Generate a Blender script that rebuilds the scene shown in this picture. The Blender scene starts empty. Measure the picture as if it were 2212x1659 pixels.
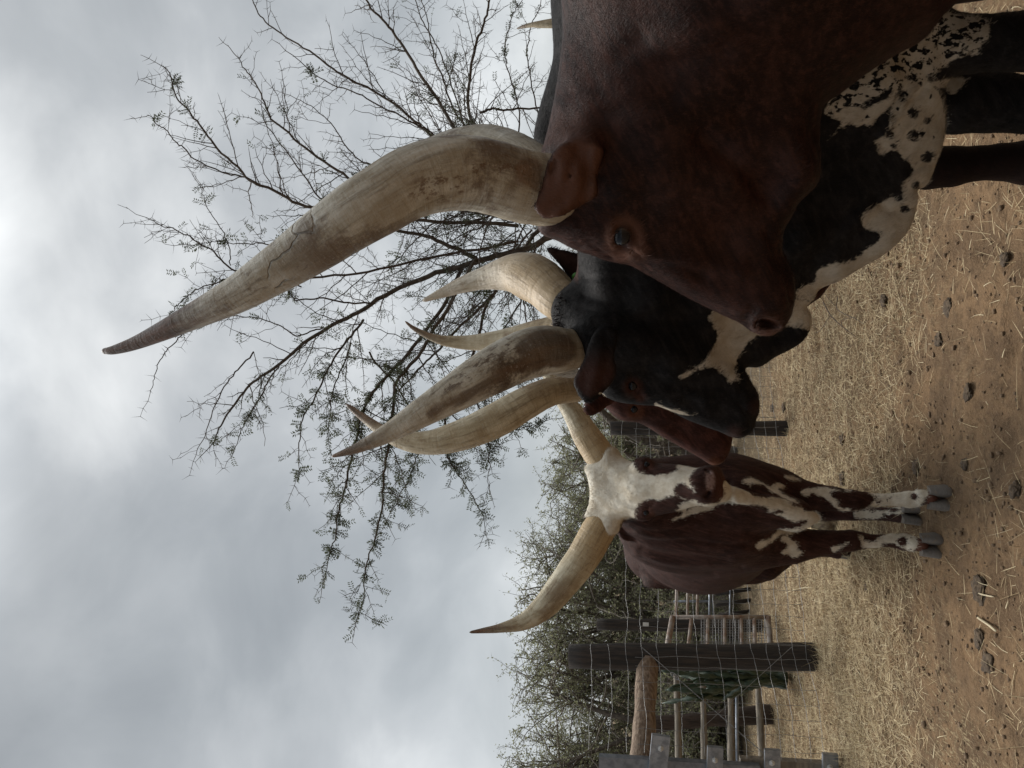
import bpy, math, random
import numpy as np
from mathutils import Vector, Matrix

SC = bpy.context.scene
COL = SC.collection
# ------------------------------------------------------------------ camera
CAM_H = 1.29
PITCH = math.radians(7.1)
F = 1662.0            # focal length in units of the 2212 px wide picture
CX, CY = 1106.0, 829.5
cp, sp = math.cos(PITCH), math.sin(PITCH)
FWD = np.array([0, cp, sp]); UPV = np.array([0, -sp, cp]); RGT = np.array([1.0, 0, 0])
CAM = np.array([0, 0, CAM_H])
cam = bpy.data.cameras.new('camera')
cam.sensor_fit = 'HORIZONTAL'; cam.sensor_width = 36.0
cam.lens = F / 2212.0 * 36.0
cam.clip_start = 0.05; cam.clip_end = 2000
co = bpy.data.objects.new('camera', cam); COL.objects.link(co)
# the phone was turned on its side: picture right = down, picture up = right
m = Matrix(((-UPV[0], RGT[0], -FWD[0]), (-UPV[1], RGT[1], -FWD[1]), (-UPV[2], RGT[2], -FWD[2])))
co.matrix_world = Matrix.Translation(Vector(CAM)) @ m.to_4x4()
SC.camera = co
SC.view_settings.view_transform = 'Standard'
SC.view_settings.look = 'None'
SC.view_settings.exposure = 0.8
SC.view_settings.gamma = 1.0

# ------------------------------------------------------------------ node helper
class NT:
    def __init__(s, tree):
        s.t = tree
    def n(s, kind, **kw):
        nd = s.t.nodes.new(kind)
        ins = kw.pop('ins', {})
        for k, v in kw.items():
            setattr(nd, k, v)
        for k, v in ins.items():
            s.set(nd.inputs[k], v)
        return nd
    def set(s, sock, v):
        if hasattr(v, 'is_linked') or isinstance(v, bpy.types.NodeSocket):
            s.t.links.new(v, sock)
        else:
            if isinstance(v, (tuple, list)) and len(v) == 3 and sock.type == 'RGBA':
                v = (*v, 1)
            sock.default_value = v
    def math(s, op, a, b=0.0, c=0.0, clamp=False):
        nd = s.n('ShaderNodeMath', operation=op, use_clamp=clamp)
        s.set(nd.inputs[0], a); s.set(nd.inputs[1], b)
        if op in ('MULTIPLY_ADD', 'SMOOTH_MIN'): s.set(nd.inputs[2], c)
        return nd.outputs[0]
    def mix(s, f, a, b, mode='MIX'):
        nd = s.n('ShaderNodeMix', data_type='RGBA', blend_type=mode)
        s.set(nd.inputs[0], f); s.set(nd.inputs[6], a); s.set(nd.inputs[7], b)
        return nd.outputs[2]
    def noise(s, vec, scale, detail=4, rough=0.55, dist=0.0):
        nd = s.n('ShaderNodeTexNoise')
        nd.inputs['Scale'].default_value = scale; nd.inputs['Detail'].default_value = detail
        nd.inputs['Roughness'].default_value = rough; nd.inputs['Distortion'].default_value = dist
        if vec is not None: s.set(nd.inputs['Vector'], vec)
        return nd.outputs[0]
    def voro(s, vec, scale, feature='F1'):
        nd = s.n('ShaderNodeTexVoronoi', feature=feature)
        nd.inputs['Scale'].default_value = scale
        if vec is not None: s.set(nd.inputs['Vector'], vec)
        return nd
    def ramp(s, f, stops):
        nd = s.n('ShaderNodeValToRGB')
        e = nd.color_ramp.elements
        while len(e) > 1: e.remove(e[-1])
        e[0].position = stops[0][0]; e[0].color = (*stops[0][1], 1)
        for p, c in stops[1:]:
            x = e.new(p); x.color = (*c, 1)
        s.set(nd.inputs[0], f)
        return nd.outputs[0]
    def smooth(s, x, a, b):
        nd = s.n('ShaderNodeMapRange', interpolation_type='SMOOTHSTEP')
        s.set(nd.inputs[0], x); nd.inputs[1].default_value = a; nd.inputs[2].default_value = b
        return nd.outputs[0]
    def mapping(s, vec, scale=(1, 1, 1), rot=(0, 0, 0), loc=(0, 0, 0)):
        nd = s.n('ShaderNodeMapping')
        nd.inputs['Scale'].default_value = scale; nd.inputs['Rotation'].default_value = rot
        nd.inputs['Location'].default_value = loc
        s.set(nd.inputs['Vector'], vec)
        return nd.outputs[0]
    def bump(s, h, strength, dist=0.01, normal=None):
        nd = s.n('ShaderNodeBump')
        nd.inputs['Strength'].default_value = strength; nd.inputs['Distance'].default_value = dist
        s.set(nd.inputs['Height'], h)
        if normal is not None: s.set(nd.inputs['Normal'], normal)
        return nd.outputs[0]
    def attr(s, name):
        return s.n('ShaderNodeAttribute', attribute_name=name)

def material(name):
    mt = bpy.data.materials.new(name); mt.use_nodes = True
    t = mt.node_tree; t.nodes.clear()
    nt = NT(t)
    out = nt.n('ShaderNodeOutputMaterial')
    b = nt.n('ShaderNodeBsdfPrincipled')
    t.links.new(b.outputs[0], out.inputs[0])
    return mt, nt, b
def objco(nt):
    return nt.n('ShaderNodeTexCoord').outputs['Object']

# ------------------------------------------------------------------ world: overcast daylight
SUN_EL, SUN_AZ = math.radians(62), math.radians(-25)    # azimuth from +Y towards +X
W = bpy.data.worlds.new('World'); SC.world = W; W.use_nodes = True
wt = W.node_tree; wt.nodes.clear(); wn = NT(wt)
wo = wn.n('ShaderNodeOutputWorld'); bg = wn.n('ShaderNodeBackground')
wt.links.new(bg.outputs[0], wo.inputs[0])
sky = wn.n('ShaderNodeTexSky', sky_type='NISHITA', sun_disc=False)
sky.sun_elevation = SUN_EL; sky.sun_rotation = SUN_AZ
tc = wn.n('ShaderNodeTexCoord').outputs['Generated']
sep = wn.n('ShaderNodeSeparateXYZ', ins={0: tc})
# one unbroken cloud layer with brighter thin places
cvec = wn.mapping(tc, (1.0, 1.0, 1.25), loc=(0.37, 0.2, 0.55))
n1 = wn.noise(cvec, 2.4, 3, 0.42, 0.15)
n2 = wn.noise(wn.mapping(tc, (1.0, 1.0, 1.4), loc=(4.1, 2.3, 0)), 5.0, 5, 0.52, 0.3)
n3 = wn.noise(wn.mapping(tc, (1.0, 1.0, 1.5), loc=(0.55, 0.37, 0.2)), 1.3, 2, 0.4)
nn = wn.math('ADD', wn.math('MULTIPLY', n1, 0.46), wn.math('ADD', wn.math('MULTIPLY', n2, 0.26), wn.math('MULTIPLY', n3, 0.28)))
cl = wn.ramp(nn, [(0.39, (1.62, 1.74, 1.82)), (0.47, (2.10, 2.23, 2.31)), (0.54, (2.75, 2.87, 2.94)), (0.64, (4.4, 4.5, 4.5))])
# overcast sky: brightest overhead and towards the veiled sun, dim on the side behind the photographer
zen = wn.smooth(sep.outputs[2], 0.60, 0.95)
bk = wn.smooth(sep.outputs[1], -0.55, 0.45)
hz = wn.math('SUBTRACT', 1.0, wn.smooth(sep.outputs[2], 0.05, 0.42))
zm = wn.math('MULTIPLY', wn.math('MULTIPLY_ADD', hz, 0.28, 1.1), wn.math('MULTIPLY', wn.math('MULTIPLY_ADD', zen, 4.6, 1.0), wn.math('MULTIPLY_ADD', bk, 0.55, 0.45)))
cl2 = wn.n('ShaderNodeVectorMath', operation='SCALE', ins={0: cl, 'Scale': zm}).outputs[0]
skc = wn.mix(0.95, sky.outputs[0], cl2)
wn.set(bg.inputs[0], skc); bg.inputs[1].default_value = 0.1

sun = bpy.data.lights.new('sun', 'SUN'); sun.energy = 1.5; sun.angle = math.radians(25); sun.color = (1, 0.95, 0.88)
so = bpy.data.objects.new('sun', sun); COL.objects.link(so)
sd = Vector((math.sin(SUN_AZ) * math.cos(SUN_EL), math.cos(SUN_AZ) * math.cos(SUN_EL), math.sin(SUN_EL)))
so.rotation_euler = sd.to_track_quat('Z', 'Y').to_euler()
so.location = (0, 0, 20)

# ------------------------------------------------------------------ geometry helpers
def ray(X, Y):
    X = np.asarray(X, float); Y = np.asarray(Y, float)
    r = (CY - Y) / F; u = (CX - X) / F
    return FWD + r[..., None] * RGT + u[..., None] * UPV
def P(X, Y, D):
    """point seen at picture position (X, Y), D metres in front (world y)"""
    d = ray(X, Y)
    return CAM + d * (np.asarray(D, float) / d[..., 1])[..., None]
def G(X, Y, z=0.0):
    """ground point seen at picture position"""
    d = ray(X, Y)
    return CAM + d * ((z - CAM_H) / d[..., 2])[..., None]
def px(p):
    """world points -> picture position and depth"""
    q = np.asarray(p, float) - CAM
    z = q @ FWD
    return CX - (q @ UPV) / z * F, CY - (q @ RGT) / z * F, z
def PX(n, D):
    return n * D / F

def tag(o, label=None, cat=None, group=None, kind=None):
    if label: o['label'] = label
    if cat: o['category'] = cat
    if group: o['group'] = group
    if kind: o['kind'] = kind
    return o
def empty(name, loc, label, cat, group=None):
    o = bpy.data.objects.new(name, None); COL.objects.link(o)
    o.location = loc; o.empty_display_size = 0.1
    return tag(o, label, cat, group)
def mesh_obj(name, V, Fq, mat, parent=None, smooth=True, attrs=None, origin=None):
    """V (n,3) world coordinates, faces: list or (m,4)/(m,3) arrays"""
    V = np.asarray(V, np.float32)
    if parent is not None: org = np.array(parent_world(parent))
    elif origin is not None: org = np.array(origin, float)
    else: org = np.zeros(3)
    me = bpy.data.meshes.new(name)
    L = V - org.astype(np.float32)
    if isinstance(Fq, np.ndarray):
        k = Fq.shape[1]; m_ = len(Fq)
        me.vertices.add(len(L)); me.vertices.foreach_set('co', L.ravel())
        me.loops.add(m_ * k); me.loops.foreach_set('vertex_index', Fq.astype(np.int32).ravel())
        me.polygons.add(m_)
        me.polygons.foreach_set('loop_start', np.arange(0, m_ * k, k, dtype=np.int32))
        me.update(calc_edges=True); me.validate()
    else:
        me.from_pydata([tuple(v) for v in L], [], [tuple(f) for f in Fq])
    me.polygons.foreach_set('use_smooth', np.full(len(me.polygons), smooth))
    for nme, arr in (attrs or {}).items():
        arr = np.asarray(arr, np.float32)
        if arr.ndim == 1:
            a = me.attributes.new(nme, 'FLOAT', 'POINT'); a.data.foreach_set('value', arr)
        else:
            a = me.attributes.new(nme, 'FLOAT_VECTOR', 'POINT'); a.data.foreach_set('vector', arr.ravel())
    me.materials.append(mat); me.update()
    o = bpy.data.objects.new(name, me); COL.objects.link(o)
    if parent is not None: o.parent = parent
    else: o.location = org
    return o
def parent_world(o):
    l = Vector((0, 0, 0))
    while o is not None:
        l = l + o.location; o = o.parent
    return l
def catmull(pts, n):
    """Catmull-Rom through rows of pts, n samples in all"""
    p = np.asarray(pts, float)
    e = np.vstack([2 * p[0] - p[1], p, 2 * p[-1] - p[-2]])
    seg = len(p) - 1
    t = np.linspace(0, seg, n); i = np.minimum(t.astype(int), seg - 1); u = (t - i)[:, None]
    a, b, c, d = e[i], e[i + 1], e[i + 2], e[i + 3]
    return 0.5 * (2 * b + (c - a) * u + (2 * a - 5 * b + 4 * c - d) * u**2 + (3 * b - a - 3 * c + d) * u**3)
def closed_curve(pts, per=6):
    p = np.asarray(pts, float); n = len(p)
    out = []
    for i in range(n):
        a, b, c, d = p[i - 1], p[i], p[(i + 1) % n], p[(i + 2) % n]
        u = np.linspace(0, 1, per, endpoint=False)[:, None]
        # tamed tangents so uneven spacing does not overshoot
        lb = np.linalg.norm(c - b) + 1e-9
        t1 = (c - a) / (np.linalg.norm(c - b) + np.linalg.norm(b - a) + 1e-9) * lb
        t2 = (d - b) / (np.linalg.norm(d - c) + np.linalg.norm(c - b) + 1e-9) * lb
        h = [2 * u**3 - 3 * u**2 + 1, u**3 - 2 * u**2 + u, -2 * u**3 + 3 * u**2, u**3 - u**2]
        out.append(h[0] * b + h[1] * t1 + h[2] * c + h[3] * t2)
    return np.vstack(out)
def poly_sd(px_, py_, poly):
    """signed distance to polygon, positive inside"""
    sh = px_.shape; x = px_.ravel().astype(np.float32); y = py_.ravel().astype(np.float32)
    best = np.full(x.shape, 1e18, np.float32); ins = np.zeros(x.shape, bool)
    n = len(poly)
    for i in range(n):
        x0, y0 = poly[i]; x1, y1 = poly[(i + 1) % n]
        dx, dy = x1 - x0, y1 - y0; l2 = dx * dx + dy * dy + 1e-12
        t = np.clip(((x - x0) * dx + (y - y0) * dy) / l2, 0, 1)
        d = (x - x0 - t * dx)**2 + (y - y0 - t * dy)**2
        np.minimum(best, d, out=best)
        c = ((y0 <= y) != (y1 <= y))
        if dy != 0:
            xi = x0 + (y - y0) / dy * dx
            ins ^= c & (x < xi)
    d = np.sqrt(best)
    return np.where(ins, d, -d).reshape(sh)
def line_d(x, y, pts):
    best = np.full(x.shape, 1e18)
    for (x0, y0), (x1, y1) in zip(pts[:-1], pts[1:]):
        dx, dy = x1 - x0, y1 - y0; l2 = dx * dx + dy * dy + 1e-12
        t = np.clip(((x - x0) * dx + (y - y0) * dy) / l2, 0, 1)
        best = np.minimum(best, (x - x0 - t * dx)**2 + (y - y0 - t * dy)**2)
    return np.sqrt(best)
def idw(x, y, pts, pw=2.5):
    """inverse distance weighting of (X, Y, value) samples"""
    num = 0; den = 0
    for X, Y, v in pts:
        w_ = 1.0 / (((x - X)**2 + (y - Y)**2) + 60.0)**(pw / 2)
        num = num + w_ * v; den = den + w_
    return num / den
def hash_noise(p, scale, seed=0):
    """smooth 3-D value noise on points (n,3)"""
    q = p * scale + seed * 17.13
    i = np.floor(q).astype(np.int64); f = q - i; f = f * f * (3 - 2 * f)
    r = 0
    for dx in (0, 1):
        for dy in (0, 1):
            for dz in (0, 1):
                h = ((i[:, 0] + dx) * 374761393 + (i[:, 1] + dy) * 668265263 + (i[:, 2] + dz) * 2147483647 // 3) & 0x7fffffff
                h = (h ^ (h >> 13)) * 1274126177 & 0x7fffffff
                v = ((h ^ (h >> 16)) & 0xffff) / 65535.0
                w_ = (f[:, 0] if dx else 1 - f[:, 0]) * (f[:, 1] if dy else 1 - f[:, 1]) * (f[:, 2] if dz else 1 - f[:, 2])
                r = r + v * w_
    return r
def tube(pts, rad, sides=8, cap=True):
    """tube along pts (n,3) with radii (n,); returns V, F list, ring parameter, angle"""
    pts = np.asarray(pts, float); n = len(pts)
    rad = np.broadcast_to(np.asarray(rad, float), (n,))
    T = np.gradient(pts, axis=0); T /= np.linalg.norm(T, axis=1)[:, None] + 1e-12
    ref = np.array([0, 0, 1.0]) if abs(T[0][2]) < 0.9 else np.array([1.0, 0, 0])
    N = np.cross(T[0], ref); N /= np.linalg.norm(N)
    Ns = [N]
    for i in range(1, n):
        N = N - T[i] * (N @ T[i]); N /= np.linalg.norm(N) + 1e-12; Ns.append(N)
    Ns = np.array(Ns); B = np.cross(T, Ns)
    a = np.arange(sides) / sides * 2 * np.pi
    V = pts[:, None, :] + rad[:, None, None] * (np.cos(a)[None, :, None] * Ns[:, None, :] + np.sin(a)[None, :, None] * B[:, None, :])
    V = V.reshape(-1, 3)
    i = np.arange(n - 1)[:, None] * sides; j = np.arange(sides)[None, :]; j2 = (j + 1) % sides
    Fq = np.stack([i + j, i + j2, i + sides + j2, i + sides + j], -1).reshape(-1, 4)
    return V, Fq
class MB:
    """collects quads/tris into one mesh"""
    def __init__(s):
        s.V = []; s.F = []; s.n = 0
    def add(s, V, Fq):
        V = np.asarray(V, float); Fq = np.asarray(Fq)
        if Fq.shape[1] == 3: Fq = np.hstack([Fq, Fq[:, 2:3]])
        s.V.append(V); s.F.append(Fq + s.n); s.n += len(V)
    def tube(s, pts, rad, sides=8, cap=True):
        V, Fq = tube(pts, rad, sides)
        n = len(V)
        if cap:
            m0 = V[:sides].mean(0); m1 = V[-sides:].mean(0)
            V = np.vstack([V, m0, m1]); j = np.arange(sides); j2 = (j + 1) % sides
            c0 = np.stack([np.full(sides, n), j2, j, j], -1); c1 = np.stack([np.full(sides, n + 1), n - sides + j, n - sides + j2, n - sides + j2], -1)
            Fq = np.vstack([Fq, c0, c1])
        s.add(V, Fq)
    def box(s, c, size, ax=None):
        """box centred at c; ax = 3 unit rows"""
        ax = np.eye(3) if ax is None else np.asarray(ax, float)
        h = np.array(size) / 2
        k = np.array([[x, y, z] for x in (-1, 1) for y in (-1, 1) for z in (-1, 1)]) * h
        V = np.asarray(c) + k @ ax
        s.add(V, np.array([[0, 1, 3, 2], [4, 6, 7, 5], [0, 4, 5, 1], [2, 3, 7, 6], [0, 2, 6, 4], [1, 5, 7, 3]]))
    def build(s, name, mat, parent=None, smooth=True, attrs=None, origin=None):
        V = np.vstack(s.V); Fq = np.vstack(s.F)
        tri = Fq[:, 2] == Fq[:, 3]
        if tri.any():
            faces = [tuple(f) for f in Fq[~tri]] + [tuple(f[:3]) for f in Fq[tri]]
            me_f = faces
            # fast path through loops
            o = _mixed(name, V, Fq, tri, mat, parent, smooth, attrs, origin)
            return o
        return mesh_obj(name, V, Fq, mat, parent, smooth, attrs, origin)
def _mixed(name, V, Fq, tri, mat, parent, smooth, attrs, origin):
    org = np.array(parent_world(parent)) if parent is not None else (np.array(origin, float) if origin is not None else np.zeros(3))
    me = bpy.data.meshes.new(name)
    L = (V - org).astype(np.float32)
    q = Fq[~tri]; t = Fq[tri][:, :3]
    loops = np.concatenate([q.ravel(), t.ravel()]).astype(np.int32)
    starts = np.concatenate([np.arange(len(q)) * 4, len(q) * 4 + np.arange(len(t)) * 3]).astype(np.int32)
    me.vertices.add(len(L)); me.vertices.foreach_set('co', L.ravel())
    me.loops.add(len(loops)); me.loops.foreach_set('vertex_index', loops)
    me.polygons.add(len(starts)); me.polygons.foreach_set('loop_start', starts)
    me.update(calc_edges=True); me.validate()
    me.polygons.foreach_set('use_smooth', np.full(len(me.polygons), smooth))
    for nme, arr in (attrs or {}).items():
        arr = np.asarray(arr, np.float32)
        if arr.ndim == 1:
            a = me.attributes.new(nme, 'FLOAT', 'POINT'); a.data.foreach_set('value', arr)
        else:
            a = me.attributes.new(nme, 'FLOAT_VECTOR', 'POINT'); a.data.foreach_set('vector', arr.ravel())
    me.materials.append(mat); me.update()
    o = bpy.data.objects.new(name, me); COL.objects.link(o)
    if parent is not None: o.parent = parent
    else: o.location = org
    return o
# ------------------------------------------------------------------ organic bodies: distance field -> one continuous skin
class Body:
    def __init__(s, lo, hi, vox):
        s.lo = np.array(lo, float); s.vox = vox
        s.n = np.ceil((np.array(hi) - s.lo) / vox).astype(int) + 1
        s.D = np.full(s.n, 0.5, np.float32)
        s.ax = [s.lo[i] + np.arange(s.n[i]) * vox for i in range(3)]
    def region(s, lo, hi):
        a = np.clip(np.floor((np.array(lo) - s.lo) / s.vox).astype(int), 0, s.n)
        b = np.clip(np.ceil((np.array(hi) - s.lo) / s.vox).astype(int) + 1, 0, s.n)
        sl = tuple(slice(a[i], b[i]) for i in range(3))
        g = [s.ax[i][sl[i]].astype(np.float32) for i in range(3)]
        return sl, g[0][:, None, None], g[1][None, :, None], g[2][None, None, :]
    def union(s, sl, f, k):
        A = s.D[sl]
        h = np.clip(0.5 + 0.5 * (A - f) / k, 0, 1)
        s.D[sl] = A * (1 - h) + f * h - k * h * (1 - h)
    def cut(s, sl, f, k):
        A = s.D[sl]
        h = np.clip(0.5 - 0.5 * (A + f) / k, 0, 1)
        s.D[sl] = A * (1 - h) - f * h + k * h * (1 - h)
    def cone(s, a, b, ra, rb, k=0.05, squash=None, cut=False):
        """round cone a->b; squash = (axis, factor): thickness along axis multiplied by factor"""
        a = np.asarray(a, float); b = np.asarray(b, float)
        m = max(ra, rb) * (max(1, squash[1]) if squash else 1) + k + 3 * s.vox
        sl, x, y, z = s.region(np.minimum(a, b) - m, np.maximum(a, b) + m)
        if s.D[sl].size == 0: return
        qx, qy, qz = x - a[0], y - a[1], z - a[2]
        d = b - a; sc = 1.0
        if squash:
            ax = np.asarray(squash[0], float); ax = ax / np.linalg.norm(ax); fct = 1 / squash[1] - 1
            t = (qx * ax[0] + qy * ax[1] + qz * ax[2]) * fct
            qx, qy, qz = qx + t * ax[0], qy + t * ax[1], qz + t * ax[2]
            d = d + ax * (d @ ax) * fct
            sc = min(1.0, squash[1])
        l2 = d @ d + 1e-12
        t = np.clip((qx * d[0] + qy * d[1] + qz * d[2]) / l2, 0, 1)
        f = np.sqrt((qx - t * d[0])**2 + (qy - t * d[1])**2 + (qz - t * d[2])**2) - (ra + t * (rb - ra))
        f = (f * sc).astype(np.float32)
        (s.cut if cut else s.union)(sl, f, k)
    def chain(s, pts, k=0.05, ks=0.008):
        """limb through [(point, radius), ...]: one continuous tapering form"""
        A = np.array([p for p, r in pts]); R = max(r for p, r in pts); m = R + k + 3 * s.vox
        sl, x, y, z = s.region(A.min(0) - m, A.max(0) + m)
        if s.D[sl].size == 0: return
        f = None
        for (a, ra), (b, rb) in zip(pts[:-1], pts[1:]):
            a = np.asarray(a, float); d = np.asarray(b, float) - a
            qx, qy, qz = x - a[0], y - a[1], z - a[2]
            t = np.clip((qx * d[0] + qy * d[1] + qz * d[2]) / (d @ d + 1e-12), 0, 1)
            g = np.sqrt((qx - t * d[0])**2 + (qy - t * d[1])**2 + (qz - t * d[2])**2) - (ra + t * (rb - ra))
            if f is None: f = g
            else:
                h = np.clip(.5 + .5 * (f - g) / ks, 0, 1); f = f * (1 - h) + g * h - ks * h * (1 - h)
        s.union(sl, f.astype(np.float32), k)
    def ell(s, c, r, k=0.05, ax=None, cut=False):
        c = np.asarray(c, float); r = np.asarray(r, float)
        A = np.eye(3) if ax is None else np.asarray(ax, float)
        ext = np.sqrt(((A * r[:, None])**2).sum(0)) + k + 3 * s.vox
        sl, x, y, z = s.region(c - ext, c + ext)
        if s.D[sl].size == 0: return
        q = [(x - c[0]) * A[i][0] + (y - c[1]) * A[i][1] + (z - c[2]) * A[i][2] for i in range(3)]
        k0 = np.sqrt(sum((q[i] / r[i])**2 for i in range(3)))
        k1 = np.sqrt(sum((q[i] / r[i]**2)**2 for i in range(3))) + 1e-9
        f = (k0 * (k0 - 1) / k1).astype(np.float32)
        (s.cut if cut else s.union)(sl, f, k)
    def slab(s, frame, poly, w, R, c0=0.0, k=0.03, per=5, pw=2.5, wdetail=None):
        """rounded body whose outline in the plane of `frame` is the outline seen at picture positions
        `poly`; w half thickness, R edge roundness, c0 offset along the plane normal: numbers or (X, Y, value) samples"""
        O, ea, eb, ec = frame
        off = c0 if np.isscalar(c0) else np.mean([v[2] for v in c0])
        pl = to_plane(frame, closed_curve(poly, per), off)
        lo2, hi2 = pl.min(0), pl.max(0)
        wm = w if np.isscalar(w) else max(v[2] for v in w)
        mg = k + 0.03
        h2 = max(s.vox * 0.8, 0.004)
        gx = np.arange(lo2[0] - mg - h2, hi2[0] + mg + 2 * h2, h2); gy = np.arange(lo2[1] - mg - h2, hi2[1] + mg + 2 * h2, h2)
        A2, B2 = np.meshgrid(gx, gy, indexing='ij')
        d2 = poly_sd(A2, B2, pl)
        wp = O[None, None] + A2[..., None] * ea + B2[..., None] * eb + off * ec
        PXx, PXy, _ = px(wp)
        def mp(v):
            return np.full(A2.shape, float(v)) if np.isscalar(v) else idw(PXx, PXy, v, pw)
        W_ = mp(w); R_ = mp(R); C_ = mp(c0)
        if wdetail is not None: W_ = W_ + wdetail(PXx, PXy)
        maps = [m_.astype(np.float32) for m_ in (d2, W_, R_, C_)]
        # world box of the slab
        cmin, cmax = C_.min() - wm - mg, C_.max() + wm + mg
        cor = np.array([O + a * ea + b * eb + c * ec for a in (lo2[0] - mg, hi2[0] + mg) for b in (lo2[1] - mg, hi2[1] + mg) for c in (cmin, cmax)])
        sl, x, y, z = s.region(cor.min(0), cor.max(0))
        if s.D[sl].size == 0: return
        qx, qy, qz = x - O[0], y - O[1], z - O[2]
        a = (qx * ea[0] + qy * ea[1] + qz * ea[2]).astype(np.float32)
        b = (qx * eb[0] + qy * eb[1] + qz * eb[2]).astype(np.float32)
        c = (qx * ec[0] + qy * ec[1] + qz * ec[2]).astype(np.float32)
        a, b, c = np.broadcast_arrays(a, b, c)
        ia = (a - gx[0]) / h2; ib = (b - gy[0]) / h2
        ok = (ia >= 0) & (ia < len(gx) - 1.01) & (ib >= 0) & (ib < len(gy) - 1.01)
        ia = ia[ok]; ib = ib[ok]; cc = c[ok]
        i0 = ia.astype(np.int32); j0 = ib.astype(np.int32); fa = ia - i0; fb = ib - j0
        w00 = (1 - fa) * (1 - fb); w10 = fa * (1 - fb); w01 = (1 - fa) * fb; w11 = fa * fb
        def smp(M_):
            return M_[i0, j0] * w00 + M_[i0 + 1, j0] * w10 + M_[i0, j0 + 1] * w01 + M_[i0 + 1, j0 + 1] * w11
        dd, ww, rr, c_ = [smp(M_) for M_ in maps]
        t = np.maximum(1 - dd / rr, 0); u = np.abs(cc - c_) / ww
        q = t * t + u * u + 1e-9
        f = (np.sqrt(q) - 1) * (t * t * rr + u * u * ww) / q
        full = np.full(ok.shape, 0.5, np.float32); full[ok] = f
        s.union(sl, full, k)
    def mesh(s, smooth_it=4):
        D = s.D; n = np.array(D.shape)
        S = D < 0
        cnt = np.zeros(n - 1, np.int8)
        for dx in (0, 1):
            for dy in (0, 1):
                for dz in (0, 1):
                    cnt += S[dx:n[0] - 1 + dx, dy:n[1] - 1 + dy, dz:n[2] - 1 + dz]
        act = (cnt > 0) & (cnt < 8)
        idx = np.argwhere(act); N = len(idx)
        cid = np.full(n - 1, -1, np.int32); cid[act] = np.arange(N)
        cor = np.array([[dx, dy, dz] for dx in (0, 1) for dy in (0, 1) for dz in (0, 1)])
        val = np.stack([D[idx[:, 0] + c[0], idx[:, 1] + c[1], idx[:, 2] + c[2]] for c in cor], 1)
        acc = np.zeros((N, 3)); wgt = np.zeros(N)
        for i in range(8):
            for j in range(i + 1, 8):
                if np.abs(cor[i] - cor[j]).sum() != 1: continue
                a, b = val[:, i], val[:, j]
                x = (a < 0) != (b < 0)
                t = np.where(x, a / np.where(x, a - b, 1), 0)
                p = cor[i] + t[:, None] * (cor[j] - cor[i])
                acc += np.where(x[:, None], p, 0); wgt += x
        V = s.lo + (idx + acc / wgt[:, None]) * s.vox
        faces = []
        for axs in range(3):
            o = [0, 1, 2]; o.remove(axs); u, v = o
            a = [slice(None)] * 3; b = [slice(None)] * 3
            a[axs] = slice(0, -1); b[axs] = slice(1, None)
            ch = S[tuple(a)] != S[tuple(b)]
            e = np.argwhere(ch)
            e = e[(e[:, u] > 0) & (e[:, v] > 0) & (e[:, u] < n[u] - 1) & (e[:, v] < n[v] - 1)]
            ins = S[e[:, 0], e[:, 1], e[:, 2]]
            def c_(du, dv):
                q = e.copy(); q[:, u] += du; q[:, v] += dv
                return cid[q[:, 0], q[:, 1], q[:, 2]]
            f = np.stack([c_(-1, -1), c_(0, -1), c_(0, 0), c_(-1, 0)], 1)
            flip = ins if axs != 1 else ~ins
            f[~flip] = f[~flip][:, ::-1]
            faces.append(f)
        Fq = np.vstack(faces); Fq = Fq[(Fq >= 0).all(1)]
        # gentle relaxing removes the stair steps of the grid
        E = np.unique(np.sort(np.vstack([Fq[:, [0, 1]], Fq[:, [1, 2]], Fq[:, [2, 3]], Fq[:, [3, 0]]]), 1), axis=0)
        deg = np.bincount(E.ravel(), minlength=N).astype(float); deg[deg == 0] = 1
        def lap(V):
            sm = np.zeros_like(V)
            for c in range(3):
                sm[:, c] = np.bincount(E[:, 0], V[E[:, 1], c], N) + np.bincount(E[:, 1], V[E[:, 0], c], N)
            return sm / deg[:, None] - V
        for _ in range(smooth_it):
            V = V + 0.5 * lap(V); V = V - 0.52 * lap(V)
        return Skin(V, Fq)
def to_plane(frame, pts, off=0.0):
    O, ea, eb, ec = frame
    d = ray(pts[:, 0], pts[:, 1])
    t = ((O - CAM) @ ec + off) / (d @ ec)
    q = CAM + d * t[:, None] - O
    return np.stack([q @ ea, q @ eb], 1)
def side_frame(X, Y, D, yaw):
    """upright plane through the picture point, animal facing picture-left, turned away by yaw degrees"""
    O = P(X, Y, D); t = math.radians(yaw)
    return (O, np.array([-math.cos(t), math.sin(t), 0]), np.array([0, 0, 1.0]), np.array([math.sin(t), math.cos(t), 0]))

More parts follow.
